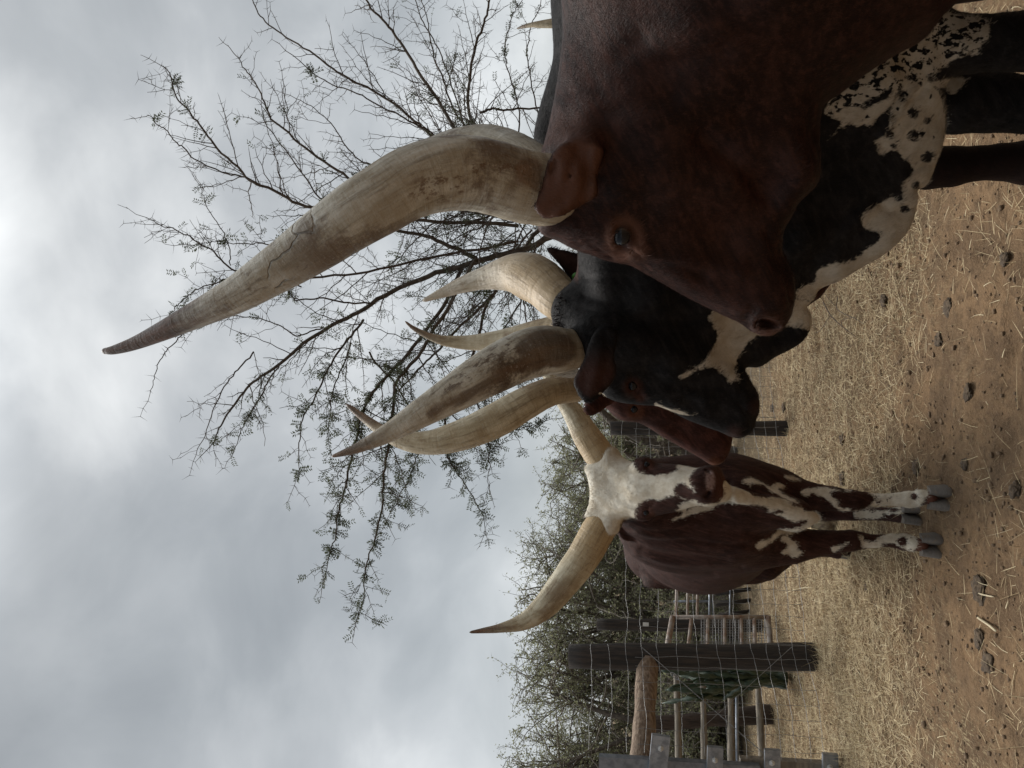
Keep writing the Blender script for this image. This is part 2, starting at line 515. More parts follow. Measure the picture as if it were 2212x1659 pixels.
class Skin:
    def __init__(s, V, Fq):
        s.V = V; s.F = Fq; s.upd(); s.attrs = {}
    def upd(s):
        V, Fq = s.V, s.F
        fn = np.cross(V[Fq[:, 2]] - V[Fq[:, 0]], V[Fq[:, 3]] - V[Fq[:, 1]])
        N = np.zeros_like(V)
        for c in range(3):
            for j in range(4):
                N[:, c] += np.bincount(Fq[:, j], fn[:, c], len(V))
        s.N = N / (np.linalg.norm(N, axis=1)[:, None] + 1e-12)
        s.X, s.Y, s.Z = px(V)
        s.face = -((s.N * (V - CAM)).sum(1)) / (np.linalg.norm(V - CAM, axis=1))   # >0 faces the lens
    def push(s, amt, sel=None):
        a = np.where(sel, amt, 0) if sel is not None else amt
        s.V = s.V + s.N * a[:, None]; s.upd()
    def groove(s, pts, width, depth, per=8, near=True, taper=True):
        """crease (depth>0) or ridge (depth<0) along a picture line"""
        L = catmull(pts, len(pts) * per) if len(pts) > 2 else np.asarray(pts, float)
        d = line_d(s.X, s.Y, L)
        a = -depth * np.exp(-(d / width)**2)
        if near: a = a * np.clip(s.face * 3, 0, 1)
        s.V = s.V + s.N * a[:, None]; s.upd()
    def bump(s, X, Y, r, h, ry=None, near=True, ang=0):
        dx, dy = s.X - X, s.Y - Y
        c, sn = math.cos(math.radians(ang)), math.sin(math.radians(ang))
        a = (dx * c + dy * sn) / r; b = (-dx * sn + dy * c) / (ry or r)
        w = h * np.exp(-(a * a + b * b))
        if near: w = w * np.clip(s.face * 3, 0, 1)
        s.V = s.V + s.N * w[:, None]; s.upd()
    def pit(s, poly, depth, soft, near=True, dirn=None):
        d = poly_sd(s.X, s.Y, closed_curve(poly, 5))
        w = np.clip(d / soft, 0, 1); w = w * w * (3 - 2 * w) * depth
        if near: w = w * (s.face > 0.02)
        s.V = s.V - (s.N if dirn is None else np.asarray(dirn)) * w[:, None]; s.upd()
    def surf(s, X, Y, r=5):
        """front-most skin point near a picture position"""
        d = np.hypot(s.X - X, s.Y - Y); c = np.where((d < r) & (s.face > 0))[0]
        if len(c) == 0: c = np.argsort(d)[:20]
        i = c[np.argmin(s.Z[c])]
        c = c[s.Z[c] < s.Z[i] + 0.03]
        return s.V[c].mean(0), s.N[c].mean(0)
    def area(s, polys, per=4):
        """signed picture distance to the union of polygons"""
        r = np.full(len(s.V), -1e3)
        for p in polys:
            r = np.maximum(r, poly_sd(s.X, s.Y, closed_curve(p, per) if per > 1 else np.asarray(p, float)))
        return r
    def hair(s, n, L, w, flow, sel, seed, mat, parent, lift=.30):
        """short coat hairs lying along the skin"""
        r = np.random.default_rng(seed)
        idx = np.where(sel)[0]; i = r.choice(idx, n)
        N = s.N[i]; p = s.V[i] + r.normal(0, .004, (n, 3)); p -= N * ((p - s.V[i]) * N).sum(1)[:, None]
        f = flow(s.V[i]) + r.normal(0, .16, (n, 3)); f -= N * (f * N).sum(1)[:, None]; f /= np.linalg.norm(f, axis=1)[:, None] + 1e-9
        dr = f + N * (lift * r.uniform(.4, 1.3, n))[:, None]; dr /= np.linalg.norm(dr, axis=1)[:, None]
        sd = np.cross(dr, N); sd /= np.linalg.norm(sd, axis=1)[:, None] + 1e-9
        l = L * r.uniform(.6, 1.25, n)[:, None]; ww = w * r.uniform(.6, 1.2, n)[:, None] * .5
        p = p - N * .0012
        V = np.stack([p - sd * ww, p + sd * ww, p + dr * l * .6 + sd * ww * .7, p + dr * l - N * l * .05, p + dr * l * .6 - sd * ww * .7], 1).reshape(-1, 3)
        b = np.arange(n)[:, None] * 5
        at = {k: np.repeat(np.asarray(v)[i], 5, axis=0) for k, v in s.attrs.items()}
        Fq = (b + np.array([[0, 1, 2, 4]])); F3 = (b + np.array([[4, 2, 3, 3]]))
        m = MB(); m.V = [V]; m.F = [np.vstack([Fq, F3])]; m.n = len(V)
        o = m.build('coat_hair', mat, parent, True, at); o['kind'] = 'stuff'
        return o
    def build(s, name, mat, parent):
        return mesh_obj(name, s.V, s.F, mat, parent, True, s.attrs)

# ------------------------------------------------------------------ animal parts
def horn_mesh(pts, n=110, sides=40, seed=0, ridge=0.0):
    """pts rows (X, Y, depth, radius in picture units)"""
    c = catmull(np.array(pts, float), n)
    W_ = P(c[:, 0], c[:, 1], c[:, 2]); rad = np.maximum(c[:, 3], 0.3) * c[:, 2] / F
    rad[-1] *= 0.35; rad[-2] *= 0.7
    L = np.concatenate([[0], np.cumsum(np.linalg.norm(np.diff(W_, axis=0), axis=1))])
    t = L / L[-1]
    V, Fq = tube(W_, rad, sides)
    ang = np.tile(np.arange(sides) / sides * 2 * np.pi, n)
    T = np.repeat(t, sides); Lr = np.repeat(L, sides); Rr = np.repeat(rad, sides)
    hv = np.stack([np.cos(ang) * Rr, np.sin(ang) * Rr, Lr], 1)
    # uneven surface, growth rings near the root
    cen = np.repeat(W_, sides, axis=0); dirv = V - cen; dirv /= np.linalg.norm(dirv, axis=1)[:, None] + 1e-9
    nz = hash_noise(hv, 9, seed) - 0.5 + 0.5 * (hash_noise(hv * np.array([3, 3, 1]), 22, seed + 3) - 0.5)
    rings = np.sin(Lr * 190 + 2.5 * hash_noise(hv, 14, seed + 5)) * np.clip(1 - T / 0.35, 0, 1)
    V = V + dirv * (nz * 0.07 * Rr + ridge * rings * 0.012 * Rr)[:, None]
    return V, Fq, {'along': T, 'hv': hv}
def horn(pts, mat, parent, seed=0, ridge=1.0, stains=(), specks=()):
    V, Fq, at = horn_mesh(pts, n=170 if stains else 110, sides=64 if stains else 40, seed=seed, ridge=ridge)
    X, Y, _ = px(V)
    for nm, pls in (('stain', stains), ('speck', specks)):
        a = np.full(len(V), -60.)
        for p in pls: a = np.maximum(a, poly_sd(X, Y, closed_curve(p, 4)))
        at[nm] = a
    return mesh_obj('horn', V, Fq, mat, parent, True, at)
def ball(c, r, seg=24, rings=16, axis=None):
    th = np.linspace(0, np.pi, rings); ph = np.arange(seg) / seg * 2 * np.pi
    V = np.array([[math.sin(t) * math.cos(p), math.sin(t) * math.sin(p), math.cos(t)] for t in th for p in ph])
    if axis is not None:
        q = Vector(axis).to_track_quat('Z', 'Y').to_matrix()
        V = V @ np.array(q).T
    V = np.asarray(c) + V * r
    i = np.arange(rings - 1)[:, None] * seg; j = np.arange(seg)[None, :]; j2 = (j + 1) % seg
    return V, np.stack([i + j, i + seg + j, i + seg + j2, i + j2], -1).reshape(-1, 4)
def eye(skin, X, Y, rpx, mat, parent, sink=0.55, off=None):
    p, nrm = skin.surf(X, Y, 5)
    if off is not None: nrm = np.array(off, float)
    nrm = nrm / np.linalg.norm(nrm)
    r = PX(rpx, p[1])
    V, Fq = ball(p - nrm * r * sink, r, 28, 18, nrm)
    rel = (V - (p - nrm * r * sink)) / r
    return mesh_obj('eye', V, Fq, mat, parent, True, {'pole': rel @ nrm})
def claw(c, wdt, lng, hgt, fwd, lat, mat, parent, twist=0.0):
    """one half of a cloven hoof: c = middle of its sole"""
    f = np.asarray(fwd, float); l = np.asarray(lat, float); up = np.array([0, 0, 1.0])
    rows = [(0.0, 1.0, 0.0), (0.08, 1.03, 0.0), (0.35, 0.97, -0.02), (0.7, 0.88, -0.07), (1.0, 0.8, -0.13)]
    n = 22; V = []
    for h, s_, sh in rows:
        for i in range(n):
            a = 2 * math.pi * i / n
            ca, sa = math.cos(a), math.sin(a)
            e = 0.75
            lx = np.sign(ca) * abs(ca)**e; ly = np.sign(sa) * abs(sa)**e
            narrow = 1 - 0.28 * max(0, lx)
            slope = h * hgt * (1 - 0.25 * max(0, -lx) * (h > 0.5))
            V.append(np.asarray(c) + f * (lx * lng / 2 * s_ + sh * lng) + l * (ly * wdt / 2 * s_ * narrow) + up * slope)
    V = np.array(V)
    i = np.arange(len(rows) - 1)[:, None] * n; j = np.arange(n)[None, :]; j2 = (j + 1) % n
    Fq = np.stack([i + j, i + j2, i + n + j2, i + n + j], -1).reshape(-1, 4)
    b = MB(); b.add(V, Fq)
    top = np.arange(n) + n * (len(rows) - 1)
    m1 = np.vstack([V[top], V[top].mean(0)[None]]); b.add(m1, np.stack([np.full(n, n), np.arange(n), (np.arange(n) + 1) % n], 1))
    m0 = np.vstack([V[:n], V[:n].mean(0)[None]]); b.add(m0, np.stack([np.full(n, n), (np.arange(n) + 1) % n, np.arange(n)], 1))
    return b.build('hoof', mat, parent)
# ------------------------------------------------------------------ animal materials
def coat(name, hair, hair2, rough=0.62, sheen=0.0, whitec=(0.66, 0.60, 0.50), tip=(0.16, 0.06, 0.035), spec=0.10, grain=1.0, flow=0.6):
    """short hair: attributes white (picture distance into a white patch), warm (tan skin; on the brown ear also light from above, put into the colour), skin (bare nose), spot (freckled)"""
    mt, nt, b = material(name)
    oc = objco(nt)
    hv = nt.mapping(oc, (1.0, 1.0, 0.28))
    hairn = nt.noise(hv, 420, 3, 0.6)
    mid = nt.noise(oc, 26, 5, 0.6)
    big = nt.noise(oc, 4.5, 3, 0.5)
    strk = nt.noise(nt.mapping(nt.mapping(oc, rot=(0, flow, 0)), (.16, 1, 1)), 75, 4, 0.65)
    base = nt.mix(nt.smooth(big, 0.35, 0.68), hair, hair2)
    base = nt.mix(nt.math('MULTIPLY', nt.smooth(mid, 0.42, 0.75), 0.45), base, tuple(c * 1.9 + 0.004 for c in hair2))
    base = nt.mix(nt.math('MULTIPLY', nt.smooth(hairn, 0.52, 0.75), 0.45 * grain), base, tuple(c * 2.2 + 0.006 for c in hair2))
    base = nt.mix(nt.math('MULTIPLY', nt.smooth(strk, 0.48, 0.7), 0.55 * grain), base, tuple(c * 2.0 + 0.003 for c in hair2))
    base = nt.mix(nt.math('MULTIPLY', nt.smooth(strk, 0.52, 0.3), 0.5 * grain), base, tuple(c * .5 for c in hair))
    warm = nt.attr('warm').outputs['Fac']
    base = nt.mix(warm, base, tip)
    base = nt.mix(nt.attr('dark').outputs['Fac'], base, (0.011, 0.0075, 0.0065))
    # white patches with a hairy ragged edge
    wd = nt.attr('white').outputs['Fac']
    e1 = nt.math('MULTIPLY', nt.math('SUBTRACT', nt.noise(nt.mapping(oc, (1, 1, 0.5)), 170, 3, 0.7), 0.5), 15.0)
    e2 = nt.math('MULTIPLY', nt.math('SUBTRACT', nt.noise(oc, 38, 3, 0.6), 0.5), 9.0)
    wm = nt.smooth(nt.math('ADD', wd, nt.math('ADD', e1, e2)), -2.4, 2.6)
    wcol = nt.mix(nt.smooth(mid, 0.3, 0.75), whitec, tuple(c * f for c, f in zip(whitec, (0.72, 0.66, 0.58))))
    wcol = nt.mix(nt.math('MULTIPLY', nt.smooth(hairn, 0.45, 0.7), 0.35), wcol, tuple(c * 0.6 for c in whitec))
    # freckles inside the white
    sp_ = nt.attr('spot').outputs['Fac']
    wob = nt.n('ShaderNodeVectorMath', operation='SCALE', ins={0: nt.n('ShaderNodeTexNoise', ins={'Vector': oc, 'Scale': 34.0, 'Detail': 3.0}).outputs['Color'], 'Scale': 0.035}).outputs[0]
    ocw = nt.n('ShaderNodeVectorMath', operation='ADD', ins={0: oc, 1: wob}).outputs[0]
    vv = nt.voro(nt.mapping(ocw, (1, 1, .8), rot=(.4, .2, .5)), 20); vj = nt.voro(ocw, 44)
    csep = nt.n('ShaderNodeSeparateColor', ins={0: vv.outputs['Color']})
    dist = nt.math('ADD', vv.outputs['Distance'], nt.math('MULTIPLY', nt.math('SUBTRACT', nt.noise(oc, 70, 3), 0.5), 0.30))
    s1 = nt.smooth(nt.math('SUBTRACT', nt.math('MULTIPLY', csep.outputs[2], .34), dist), -.03, .03)
    r1 = nt.smooth(csep.outputs[0], 0.30, 0.32)
    d2 = nt.math('ADD', vj.outputs['Distance'], nt.math('MULTIPLY', nt.math('SUBTRACT', nt.noise(oc, 110, 3), 0.5), 0.3))
    s2 = nt.math('SUBTRACT', 1.0, nt.smooth(d2, 0.16, 0.26))
    r2 = nt.smooth(nt.n('ShaderNodeSeparateColor', ins={0: vj.outputs['Color']}).outputs[1], 0.58, 0.60)
    heavy = nt.smooth(sp_, 0.55, 0.9)
    s3 = nt.smooth(nt.math('ADD', nt.math('MULTIPLY', nt.noise(nt.mapping(oc, (1, 1, .6), rot=(0, .5, 0)), 85, 3, 0.6), .7), nt.math('MULTIPLY', nt.noise(oc, 30, 3, .6), .3)), 0.505, 0.545)
    light = nt.math('MAXIMUM', nt.math('MULTIPLY', nt.math('MULTIPLY', s1, r1), .0 + 1.0), nt.math('MULTIPLY', s2, r2))
    both = nt.math('MULTIPLY', nt.math('MAXIMUM', light, nt.math('MULTIPLY', s3, heavy)), nt.smooth(sp_, 0.1, 0.4))
    wcol = nt.mix(both, wcol, tuple(c * 1.1 for c in hair))
    base = nt.mix(wm, base, wcol)
    sk = nt.attr('skin').outputs['Fac']
    skc = nt.mix(nt.smooth(nt.noise(oc, 120, 3), 0.4, 0.65), (0.30, 0.21, 0.19), (0.19, 0.115, 0.095))
    base = nt.mix(sk, base, skc)
    nt.set(b.inputs['Base Color'], base)
    nt.set(b.inputs['Roughness'], nt.mix(sk, (rough,) * 3, (0.36,) * 3))
    b.inputs['Specular IOR Level'].default_value = spec
    b.inputs['Sheen Weight'].default_value = sheen; b.inputs['Sheen Roughness'].default_value = 0.45
    b.inputs['Sheen Tint'].default_value = (*[min(1, c * 4 + 0.35) for c in hair2], 1)
    h = nt.math('ADD', nt.math('MULTIPLY', hairn, 0.5), nt.math('ADD', nt.math('MULTIPLY', nt.noise(nt.mapping(oc, (1, 1, 0.4)), 130, 3), 0.5), nt.math('MULTIPLY', mid, .5)))
    nt.set(b.inputs['Normal'], nt.bump(h, 0.5, 0.006))
    return mt

def horn_mat(name, pale=(0.57, 0.535, 0.455), root=(0.34, 0.265, 0.17), stain=(0.10, 0.055, 0.03), tip=(0.055, 0.03, 0.022),
             stain_amt=0.55, stain_lo=0.05, stain_hi=0.75, root_len=0.18, tip_at=0.72, cracks=0.0, seed=0.0, grey=0.0):
    mt, nt, b = material(name)
    t = nt.attr('along').outputs['Fac']; hv = nt.attr('hv').outputs['Vector']
    hv = nt.mapping(hv, loc=(seed, seed * 1.7, seed * 0.3))
    st = nt.mapping(hv, (1, 1, 0.10))                  # streaks along the horn
    fib = nt.noise(st, 95, 5, 0.65); fib2 = nt.noise(nt.mapping(hv, (1, 1, 0.25)), 38, 5, 0.6)
    rng = nt.noise(nt.mapping(hv, (0.12, 0.12, 1)), 85, 4, 0.65)      # rings round the horn
    blot = nt.noise(hv, 13, 6, 0.62, 0.5); fine = nt.noise(hv, 150, 4, 0.65)
    big = nt.noise(hv, 5.5, 3, 0.5)
    base = nt.mix(nt.smooth(fib2, 0.35, 0.7), pale, tuple(c * f for c, f in zip(pale, (0.66, 0.62, 0.55))))
    base = nt.mix(nt.math('MULTIPLY', nt.smooth(blot, 0.42, 0.66), 0.55), base, tuple(c * f for c, f in zip(pale, (0.52, 0.43, 0.32))))
    rootm = nt.math('SUBTRACT', 1.0, nt.smooth(nt.math('ADD', t, nt.math('MULTIPLY', nt.math('SUBTRACT', blot, 0.5), 0.25)), root_len * 0.5, root_len * 1.6))
    base = nt.mix(nt.math('MULTIPLY', rootm, 0.8), base, root)
    ringm = nt.math('MULTIPLY', nt.smooth(rng, 0.5, 0.68), nt.math('SUBTRACT', 1.0, nt.smooth(t, 0.22, 0.5)))
    base = nt.mix(nt.math('MULTIPLY', ringm, 0.4), base, tuple(c * 0.6 for c in root))
    # dirt-brown stains
    zone = nt.math('MULTIPLY', nt.smooth(t, stain_lo, stain_lo + 0.15), nt.math('SUBTRACT', 1.0, nt.smooth(t, stain_hi - 0.15, stain_hi)))
    sm = nt.math('ADD', nt.math('MULTIPLY', big, 0.55), nt.math('ADD', nt.math('MULTIPLY', blot, 0.30), nt.math('MULTIPLY', fine, 0.15)))
    sm = nt.math('MULTIPLY', nt.smooth(sm, 0.50, 0.585), zone)
    base = nt.mix(nt.math('MULTIPLY', sm, stain_amt), base, stain)
    e_ = nt.math('ADD', nt.math('MULTIPLY', nt.math('SUBTRACT', nt.noise(nt.mapping(hv, (1, 1, .35)), 60, 5, .65), .5), 26.0), nt.math('MULTIPLY', nt.math('SUBTRACT', blot, .5), 26.0))
    s0 = nt.smooth(nt.math('ADD', nt.attr('stain').outputs['Fac'], e_), -6.0, 9.0)
    base = nt.mix(nt.math('MULTIPLY', s0, .80), base, nt.mix(nt.smooth(fib2, .35, .7), stain, tuple(c * 2.2 for c in stain)))
    s1 = nt.math('MULTIPLY', nt.smooth(nt.math('ADD', nt.attr('speck').outputs['Fac'], e_), -8.0, 14.0), nt.smooth(nt.noise(nt.mapping(hv, (1, 1, .5)), 62, 6, .72), .50, .60))
    base = nt.mix(nt.math('MULTIPLY', s1, .8), base, tuple(c * 1.3 for c in stain))
    spk = nt.math('MULTIPLY', nt.smooth(nt.noise(nt.mapping(hv, (1, 1, 0.6)), 75, 5, 0.7), 0.56, 0.66), nt.smooth(big, 0.40, 0.6))
    base = nt.mix(nt.math('MULTIPLY', spk, 0.5), base, stain)
    base = nt.mix(nt.math('MULTIPLY', nt.smooth(fib, 0.50, 0.68), 0.55), base, tuple(c * 0.45 for c in root))
    base = nt.mix(nt.math('MULTIPLY', nt.smooth(fine, 0.55, 0.75), 0.25), base, (0.75, 0.72, 0.64))
    tm = nt.smooth(nt.math('ADD', t, nt.math('MULTIPLY', nt.math('SUBTRACT', fib2, 0.5), 0.34)), tip_at, min(1.15, tip_at + 0.22))
    base = nt.mix(nt.math('MULTIPLY', tm, 0.92), base, nt.mix(nt.smooth(fib, 0.4, 0.65), tip, tuple(c * 2.6 for c in tip)))
    h = nt.math('ADD', nt.math('MULTIPLY', fib, 0.8), nt.math('ADD', nt.math('MULTIPLY', fine, 0.35), nt.math('MULTIPLY', rng, 0.7)))
    if cracks:
        v = nt.voro(nt.mapping(nt.n('ShaderNodeVectorMath', operation='ADD', ins={0: hv, 1: nt.n('ShaderNodeVectorMath', operation='SCALE', ins={0: nt.n('ShaderNodeTexNoise', ins={'Vector': hv, 'Scale': 30.0}).outputs['Color'], 'Scale': 0.035}).outputs[0]}).outputs[0], (1, 1, 0.7)), 11, 'DISTANCE_TO_EDGE')
        cr = nt.math('SUBTRACT', 1.0, nt.smooth(v.outputs['Distance'], 0.0, 0.03))
        cz = nt.math('MULTIPLY', nt.smooth(t, 0.40, 0.46), nt.math('SUBTRACT', 1.0, nt.smooth(t, 0.60, 0.72)))
        cr = nt.math('MULTIPLY', nt.math('MULTIPLY', cr, cz), nt.smooth(nt.noise(hv, 10, 3), 0.47, 0.56))
        base = nt.mix(nt.math('MULTIPLY', cr, 0.5), base, (0.10, 0.095, 0.09))
        h = nt.math('SUBTRACT', h, nt.math('MULTIPLY', cr, 1.0))
    nt.set(b.inputs['Base Color'], base)
    nt.set(b.inputs['Roughness'], nt.ramp(blot, [(0.3, (0.42,) * 3), (0.7, (0.62,) * 3)]))
    b.inputs['Specular IOR Level'].default_value = 0.35
    nt.set(b.inputs['Normal'], nt.bump(h, 0.8, 0.005))
    return mt

def eye_mat():
    mt, nt, b = material('wet eye')
    p = nt.attr('pole').outputs['Fac']
    col = nt.ramp(p, [(0.0, (0.05, 0.03, 0.025)), (0.45, (0.06, 0.04, 0.03)), (0.62, (0.018, 0.014, 0.014)), (0.82, (0.005, 0.005, 0.006)), (0.95, (0.008, 0.010, 0.014))])
    nt.set(b.inputs['Base Color'], col)
    b.inputs['Roughness'].default_value = 0.09; b.inputs['Specular IOR Level'].default_value = 0.26
    b.inputs['Coat Weight'].default_value = 0.08; b.inputs['Coat Roughness'].default_value = 0.03
    return mt
def hoof_mat():
    mt, nt, b = material('grey hoof horn')
    oc = objco(nt)
    r = nt.noise(nt.mapping(oc, (0.25, 0.25, 1)), 190, 4, 0.6); f = nt.noise(oc, 40, 4)
    col = nt.mix(r, (0.066, 0.058, 0.050), (0.20, 0.175, 0.150))
    col = nt.mix(nt.math('MULTIPLY', nt.smooth(f, 0.5, 0.7), 0.6), col, (0.20, 0.14, 0.085))
    nt.set(b.inputs['Base Color'], col); b.inputs['Roughness'].default_value = 0.7
    nt.set(b.inputs['Normal'], nt.bump(r, 0.5, 0.003))
    return mt
def plain(name, col, rough=0.7, var=0.35, scale=30, bump=0.3, metal=0.0, col2=None, stretch=(1, 1, 1), bdist=0.004):
    mt, nt, b = material(name)
    oc = nt.mapping(objco(nt), stretch)
    n = nt.noise(oc, scale, 5, 0.62); n2 = nt.noise(oc, scale * 0.2, 3)
    c2 = col2 or tuple(c * (1 - var) for c in col)
    c = nt.mix(nt.smooth(n, 0.35, 0.68), col, c2)
    c = nt.mix(nt.math('MULTIPLY', nt.smooth(n2, 0.4, 0.7), 0.4), c, tuple(x * 0.6 for x in c2))
    nt.set(b.inputs['Base Color'], c); b.inputs['Roughness'].default_value = rough; b.inputs['Metallic'].default_value = metal
    if bump: nt.set(b.inputs['Normal'], nt.bump(n, bump, bdist))
    return mt
M_EYE = eye_mat(); M_HOOF = hoof_mat()
# ================================================================== the cattle
def S(frame_yaw): pass
def hoof_pair(p, lat, fwd, parent, w=0.045, l=0.10, h=0.075, spread=0.052, splay=0.12):
    lat = np.asarray(lat, float); fwd = np.asarray(fwd, float)
    for sgn in (-1, 1):
        f = fwd + lat * sgn * splay; f /= np.linalg.norm(f)
        l2 = np.cross(np.array([0, 0, 1.0]), f)
        claw(np.asarray(p) + lat * sgn * spread / 2, w, l, h, f, l2, M_HOOF, parent)
def off_leg(bd, top, foot_xy, r0, r1, k=0.05, kneefwd=(0, 0, 0), back=False):
    """leg for the parts of an animal that lie outside the picture"""
    t = np.asarray(top, float); f = np.array([foot_xy[0], foot_xy[1], 0.09]); kf = np.asarray(kneefwd, float)
    kn = np.array([f[0], f[1], 0.40 if not back else 0.48]) - kf * (0.0 if not back else 0.10)
    bd.cone(t, kn + np.array([0, 0, 0.10]), r0, r1 * 1.25, k)
    bd.cone(kn + np.array([0, 0, 0.10]), kn, r1 * 1.25, r1 * 1.1, 0.03)
    bd.cone(kn, f + np.array([0, 0, 0.08]), r1, r1 * 0.68, 0.03)
    bd.cone(f + np.array([0, 0, 0.06]), f, r1 * 0.85, r1 * 0.9, 0.02)

# ------------------------------------------------------------------ 1: the brown animal in front
def cow_front():
    fr = side_frame(1430, 450, 1.5, 10); O, ea, eb, ec = fr
    bd = Body((-0.02, 0.45, -0.01), (2.75, 1.98, 1.62), 0.0075)
    neck = [(1180, 350), (1176, 330), (1180, 298), (1192, 240), (1203, 180), (1211, 120), (1216, 60), (1216, 0), (1212, -80), (1215, -170), (1225, -300),
            (2000, -300), (2040, -170), (2045, -60), (2066, 0), (2046, 22), (2018, 50), (1990, 88), (1943, 112), (1874, 155), (1817, 200), (1774, 235), (1766, 300),
            (1768, 360), (1760, 400), (1721, 440), (1694, 470), (1600, 480), (1450, 470), (1300, 450), (1210, 400)]
    bd.slab(fr, neck, [(1185, 300, .075), (1205, 120, .085), (1210, -100, .12), (1300, 350, .11), (1400, 250, .145), (1500, 100, .20), (1600, 0, .25), (1600, -200, .30),
                       (1550, 380, .10), (1650, 420, .065), (1700, 350, .10), (1760, 300, .09), (1850, 150, .15), (1980, 60, .15), (2080, -20, .13), (1850, -150, .26), (1350, -200, .22)],
            [(1185, 300, .08), (1205, 100, .10), (1210, -200, .16), (1500, 200, .13), (1780, 320, .07), (1900, 150, .11), (2080, 0, .10), (1700, 440, .04), (2080, -250, .15)], 0.0, 0.04)
    head = [(1176, 345), (1166, 380), (1158, 430), (1160, 470), (1168, 504), (1206, 521), (1228, 533), (1250, 543), (1281, 552), (1306, 562), (1336, 569), (1361, 573), (1393, 591), (1431, 612),
            (1481, 641), (1531, 666), (1568, 684), (1600, 699), (1621, 715), (1646, 722), (1671, 720), (1691, 707), (1704, 690), (1712, 665), (1716, 632), (1713, 598),
            (1700, 567), (1688, 542), (1690, 500), (1694, 465), (1670, 420), (1600, 345), (1500, 290), (1380, 270), (1270, 280), (1205, 310)]
    bd.slab(fr, head, [(1180, 430, .10), (1230, 380, .115), (1240, 490, .085), (1330, 500, .098), (1330, 400, .12), (1330, 555, .07), (1420, 460, .085), (1430, 560, .072), (1500, 400, .075),
                       (1520, 620, .058), (1560, 520, .055), (1620, 620, .062), (1670, 650, .066), (1660, 700, .045), (1690, 580, .055), (1640, 440, .05), (1560, 350, .07), (1450, 320, .085)],
            [(1170, 430, .05), (1230, 520, .045), (1320, 545, .04), (1450, 590, .045), (1560, 640, .045), (1680, 650, .055), (1690, 500, .045), (1550, 340, .07), (1300, 300, .08)], 0.0, 0.035)
    # ear
    ear = [(1240, 300), (1206, 312), (1190, 332), (1183, 345), (1172, 390), (1157, 438), (1156, 456), (1166, 469), (1183, 477), (1216, 470), (1256, 447), (1280, 434), (1294, 421), (1291, 388), (1300, 350), (1306, 322), (1280, 304)]
    bd.slab(fr, ear, [(1250, 320, .02), (1220, 390, .011), (1200, 460, .008), (1290, 400, .008), (1170, 440, .009)], [(1250, 320, .022), (1220, 400, .012), (1200, 470, .008)],
            [(1255, 320, -.125), (1230, 390, -.175), (1165, 450, -.185), (1180, 400, -.165), (1290, 420, -.165), (1295, 360, -.135), (1210, 470, -.20)], 0.012, pw=2.0)
    e0 = P(1262, 320, 1.40); bd.cone(P(1268, 300, 1.46), e0 + np.array([0, -0.02, 0]), .05, .035, 0.03)
    # other ear, mirrored on the far side
    bd.slab(fr, ear, .011, .014, [(1255, 320, .115), (1165, 450, .20), (1290, 420, .18)], 0.012, pw=2.0)
    # trunk and legs: mostly outside the picture
    back = -ea
    sh = O + ea * 0.0; sh = P(1600, -160, 1.42)
    sh = sh - ec * ((sh - O) @ ec); sh[2] = 1.0
    rump = sh + back * 1.15
    bd.cone(sh + back * .1 + np.array([0, 0, 0.03]), rump + np.array([0, 0, .05]), .315, .31, 0.12, squash=(ec, .92))
    bd.cone(sh + back * 0.45 + np.array([0, 0, -.06]), sh + back * 0.75 + np.array([0, 0, -.05]), .36, .35, 0.1, squash=(ec, .95))
    for sg in (-1, 1):
        bd.ell(sh + back * .06 + ec * sg * .17 + np.array([0, 0, .0]), (.20, .15, .28), .10, ax=[-ea, ec, eb])
        off_leg(bd, sh + back * .08 + ec * sg * .16 + np.array([0, 0, -.27]), (sh + back * .07 + ec * sg * .15 + ea * (.02 + .03 * sg))[:2], .10, .052, 0.07)
        bd.ell(rump + ec * sg * .14 + back * .02, (.24, .15, .34), .10, ax=[-ea, ec, eb])
        off_leg(bd, rump + ec * sg * .15 + np.array([0, 0, -.28]) + back * .05, (rump + ec * sg * .14 + back * .12)[:2], .12, .052, 0.07, kneefwd=-back, back=True)
    sk = bd.mesh()
    # relief of the head
    sk.bump(1342, 511, 30, -.010, 34)                                    # eye socket
    sk.groove([(1322, 484), (1318, 510), (1326, 532)], 6, -.009)         # brow
    sk.groove([(1352, 494), (1361, 512), (1357, 534)], 5, -.006)         # lower lid
    sk.groove([(1366, 492), (1374, 516), (1368, 540)], 4, .0035)
    sk.groove([(1352, 535), (1368, 545), (1384, 553)], 5, .006)          # tear duct
    sk.groove([(1372, 552), (1430, 560), (1520, 570), (1600, 590)], 16, -.006)
    sk.groove([(1395, 570), (1450, 575), (1520, 600)], 12, .005)
    sk.bump(1450, 400, 90, .012, 70)                                     # masseter
    sk.groove([(1520, 300), (1600, 360), (1660, 430)], 22, .012)
    sk.groove([(1246, 541), (1268, 530), (1290, 540), (1320, 560)], 5, .004)
    sk.groove([(1235, 532), (1262, 518), (1295, 528)], 5, .003)
    sk.groove([(1712, 650), (1702, 600), (1682, 548), (1655, 500)], 7, .008)     # mouth
    sk.groove([(1625, 560), (1660, 555), (1690, 575)], 12, .004)
    sk.bump(1640, 640, 40, .006, 36)
    sk.groove([(1618, 716), (1612, 690), (1625, 668)], 9, .005)
    sk.groove([(1640, 720), (1672, 717), (1688, 700)], 6, -.004)
    sk.groove([(1628, 706), (1632, 688), (1652, 680), (1676, 686), (1690, 700)], 7, -.006); sk.groove([(1628, 708), (1645, 718), (1668, 719)], 5, -.005)
    sk.pit([(1634, 694), (1648, 687), (1668, 690), (1684, 699), (1683, 708), (1664, 712), (1644, 711)], .045, 6, dirn=(-.1, -.9, -.1))
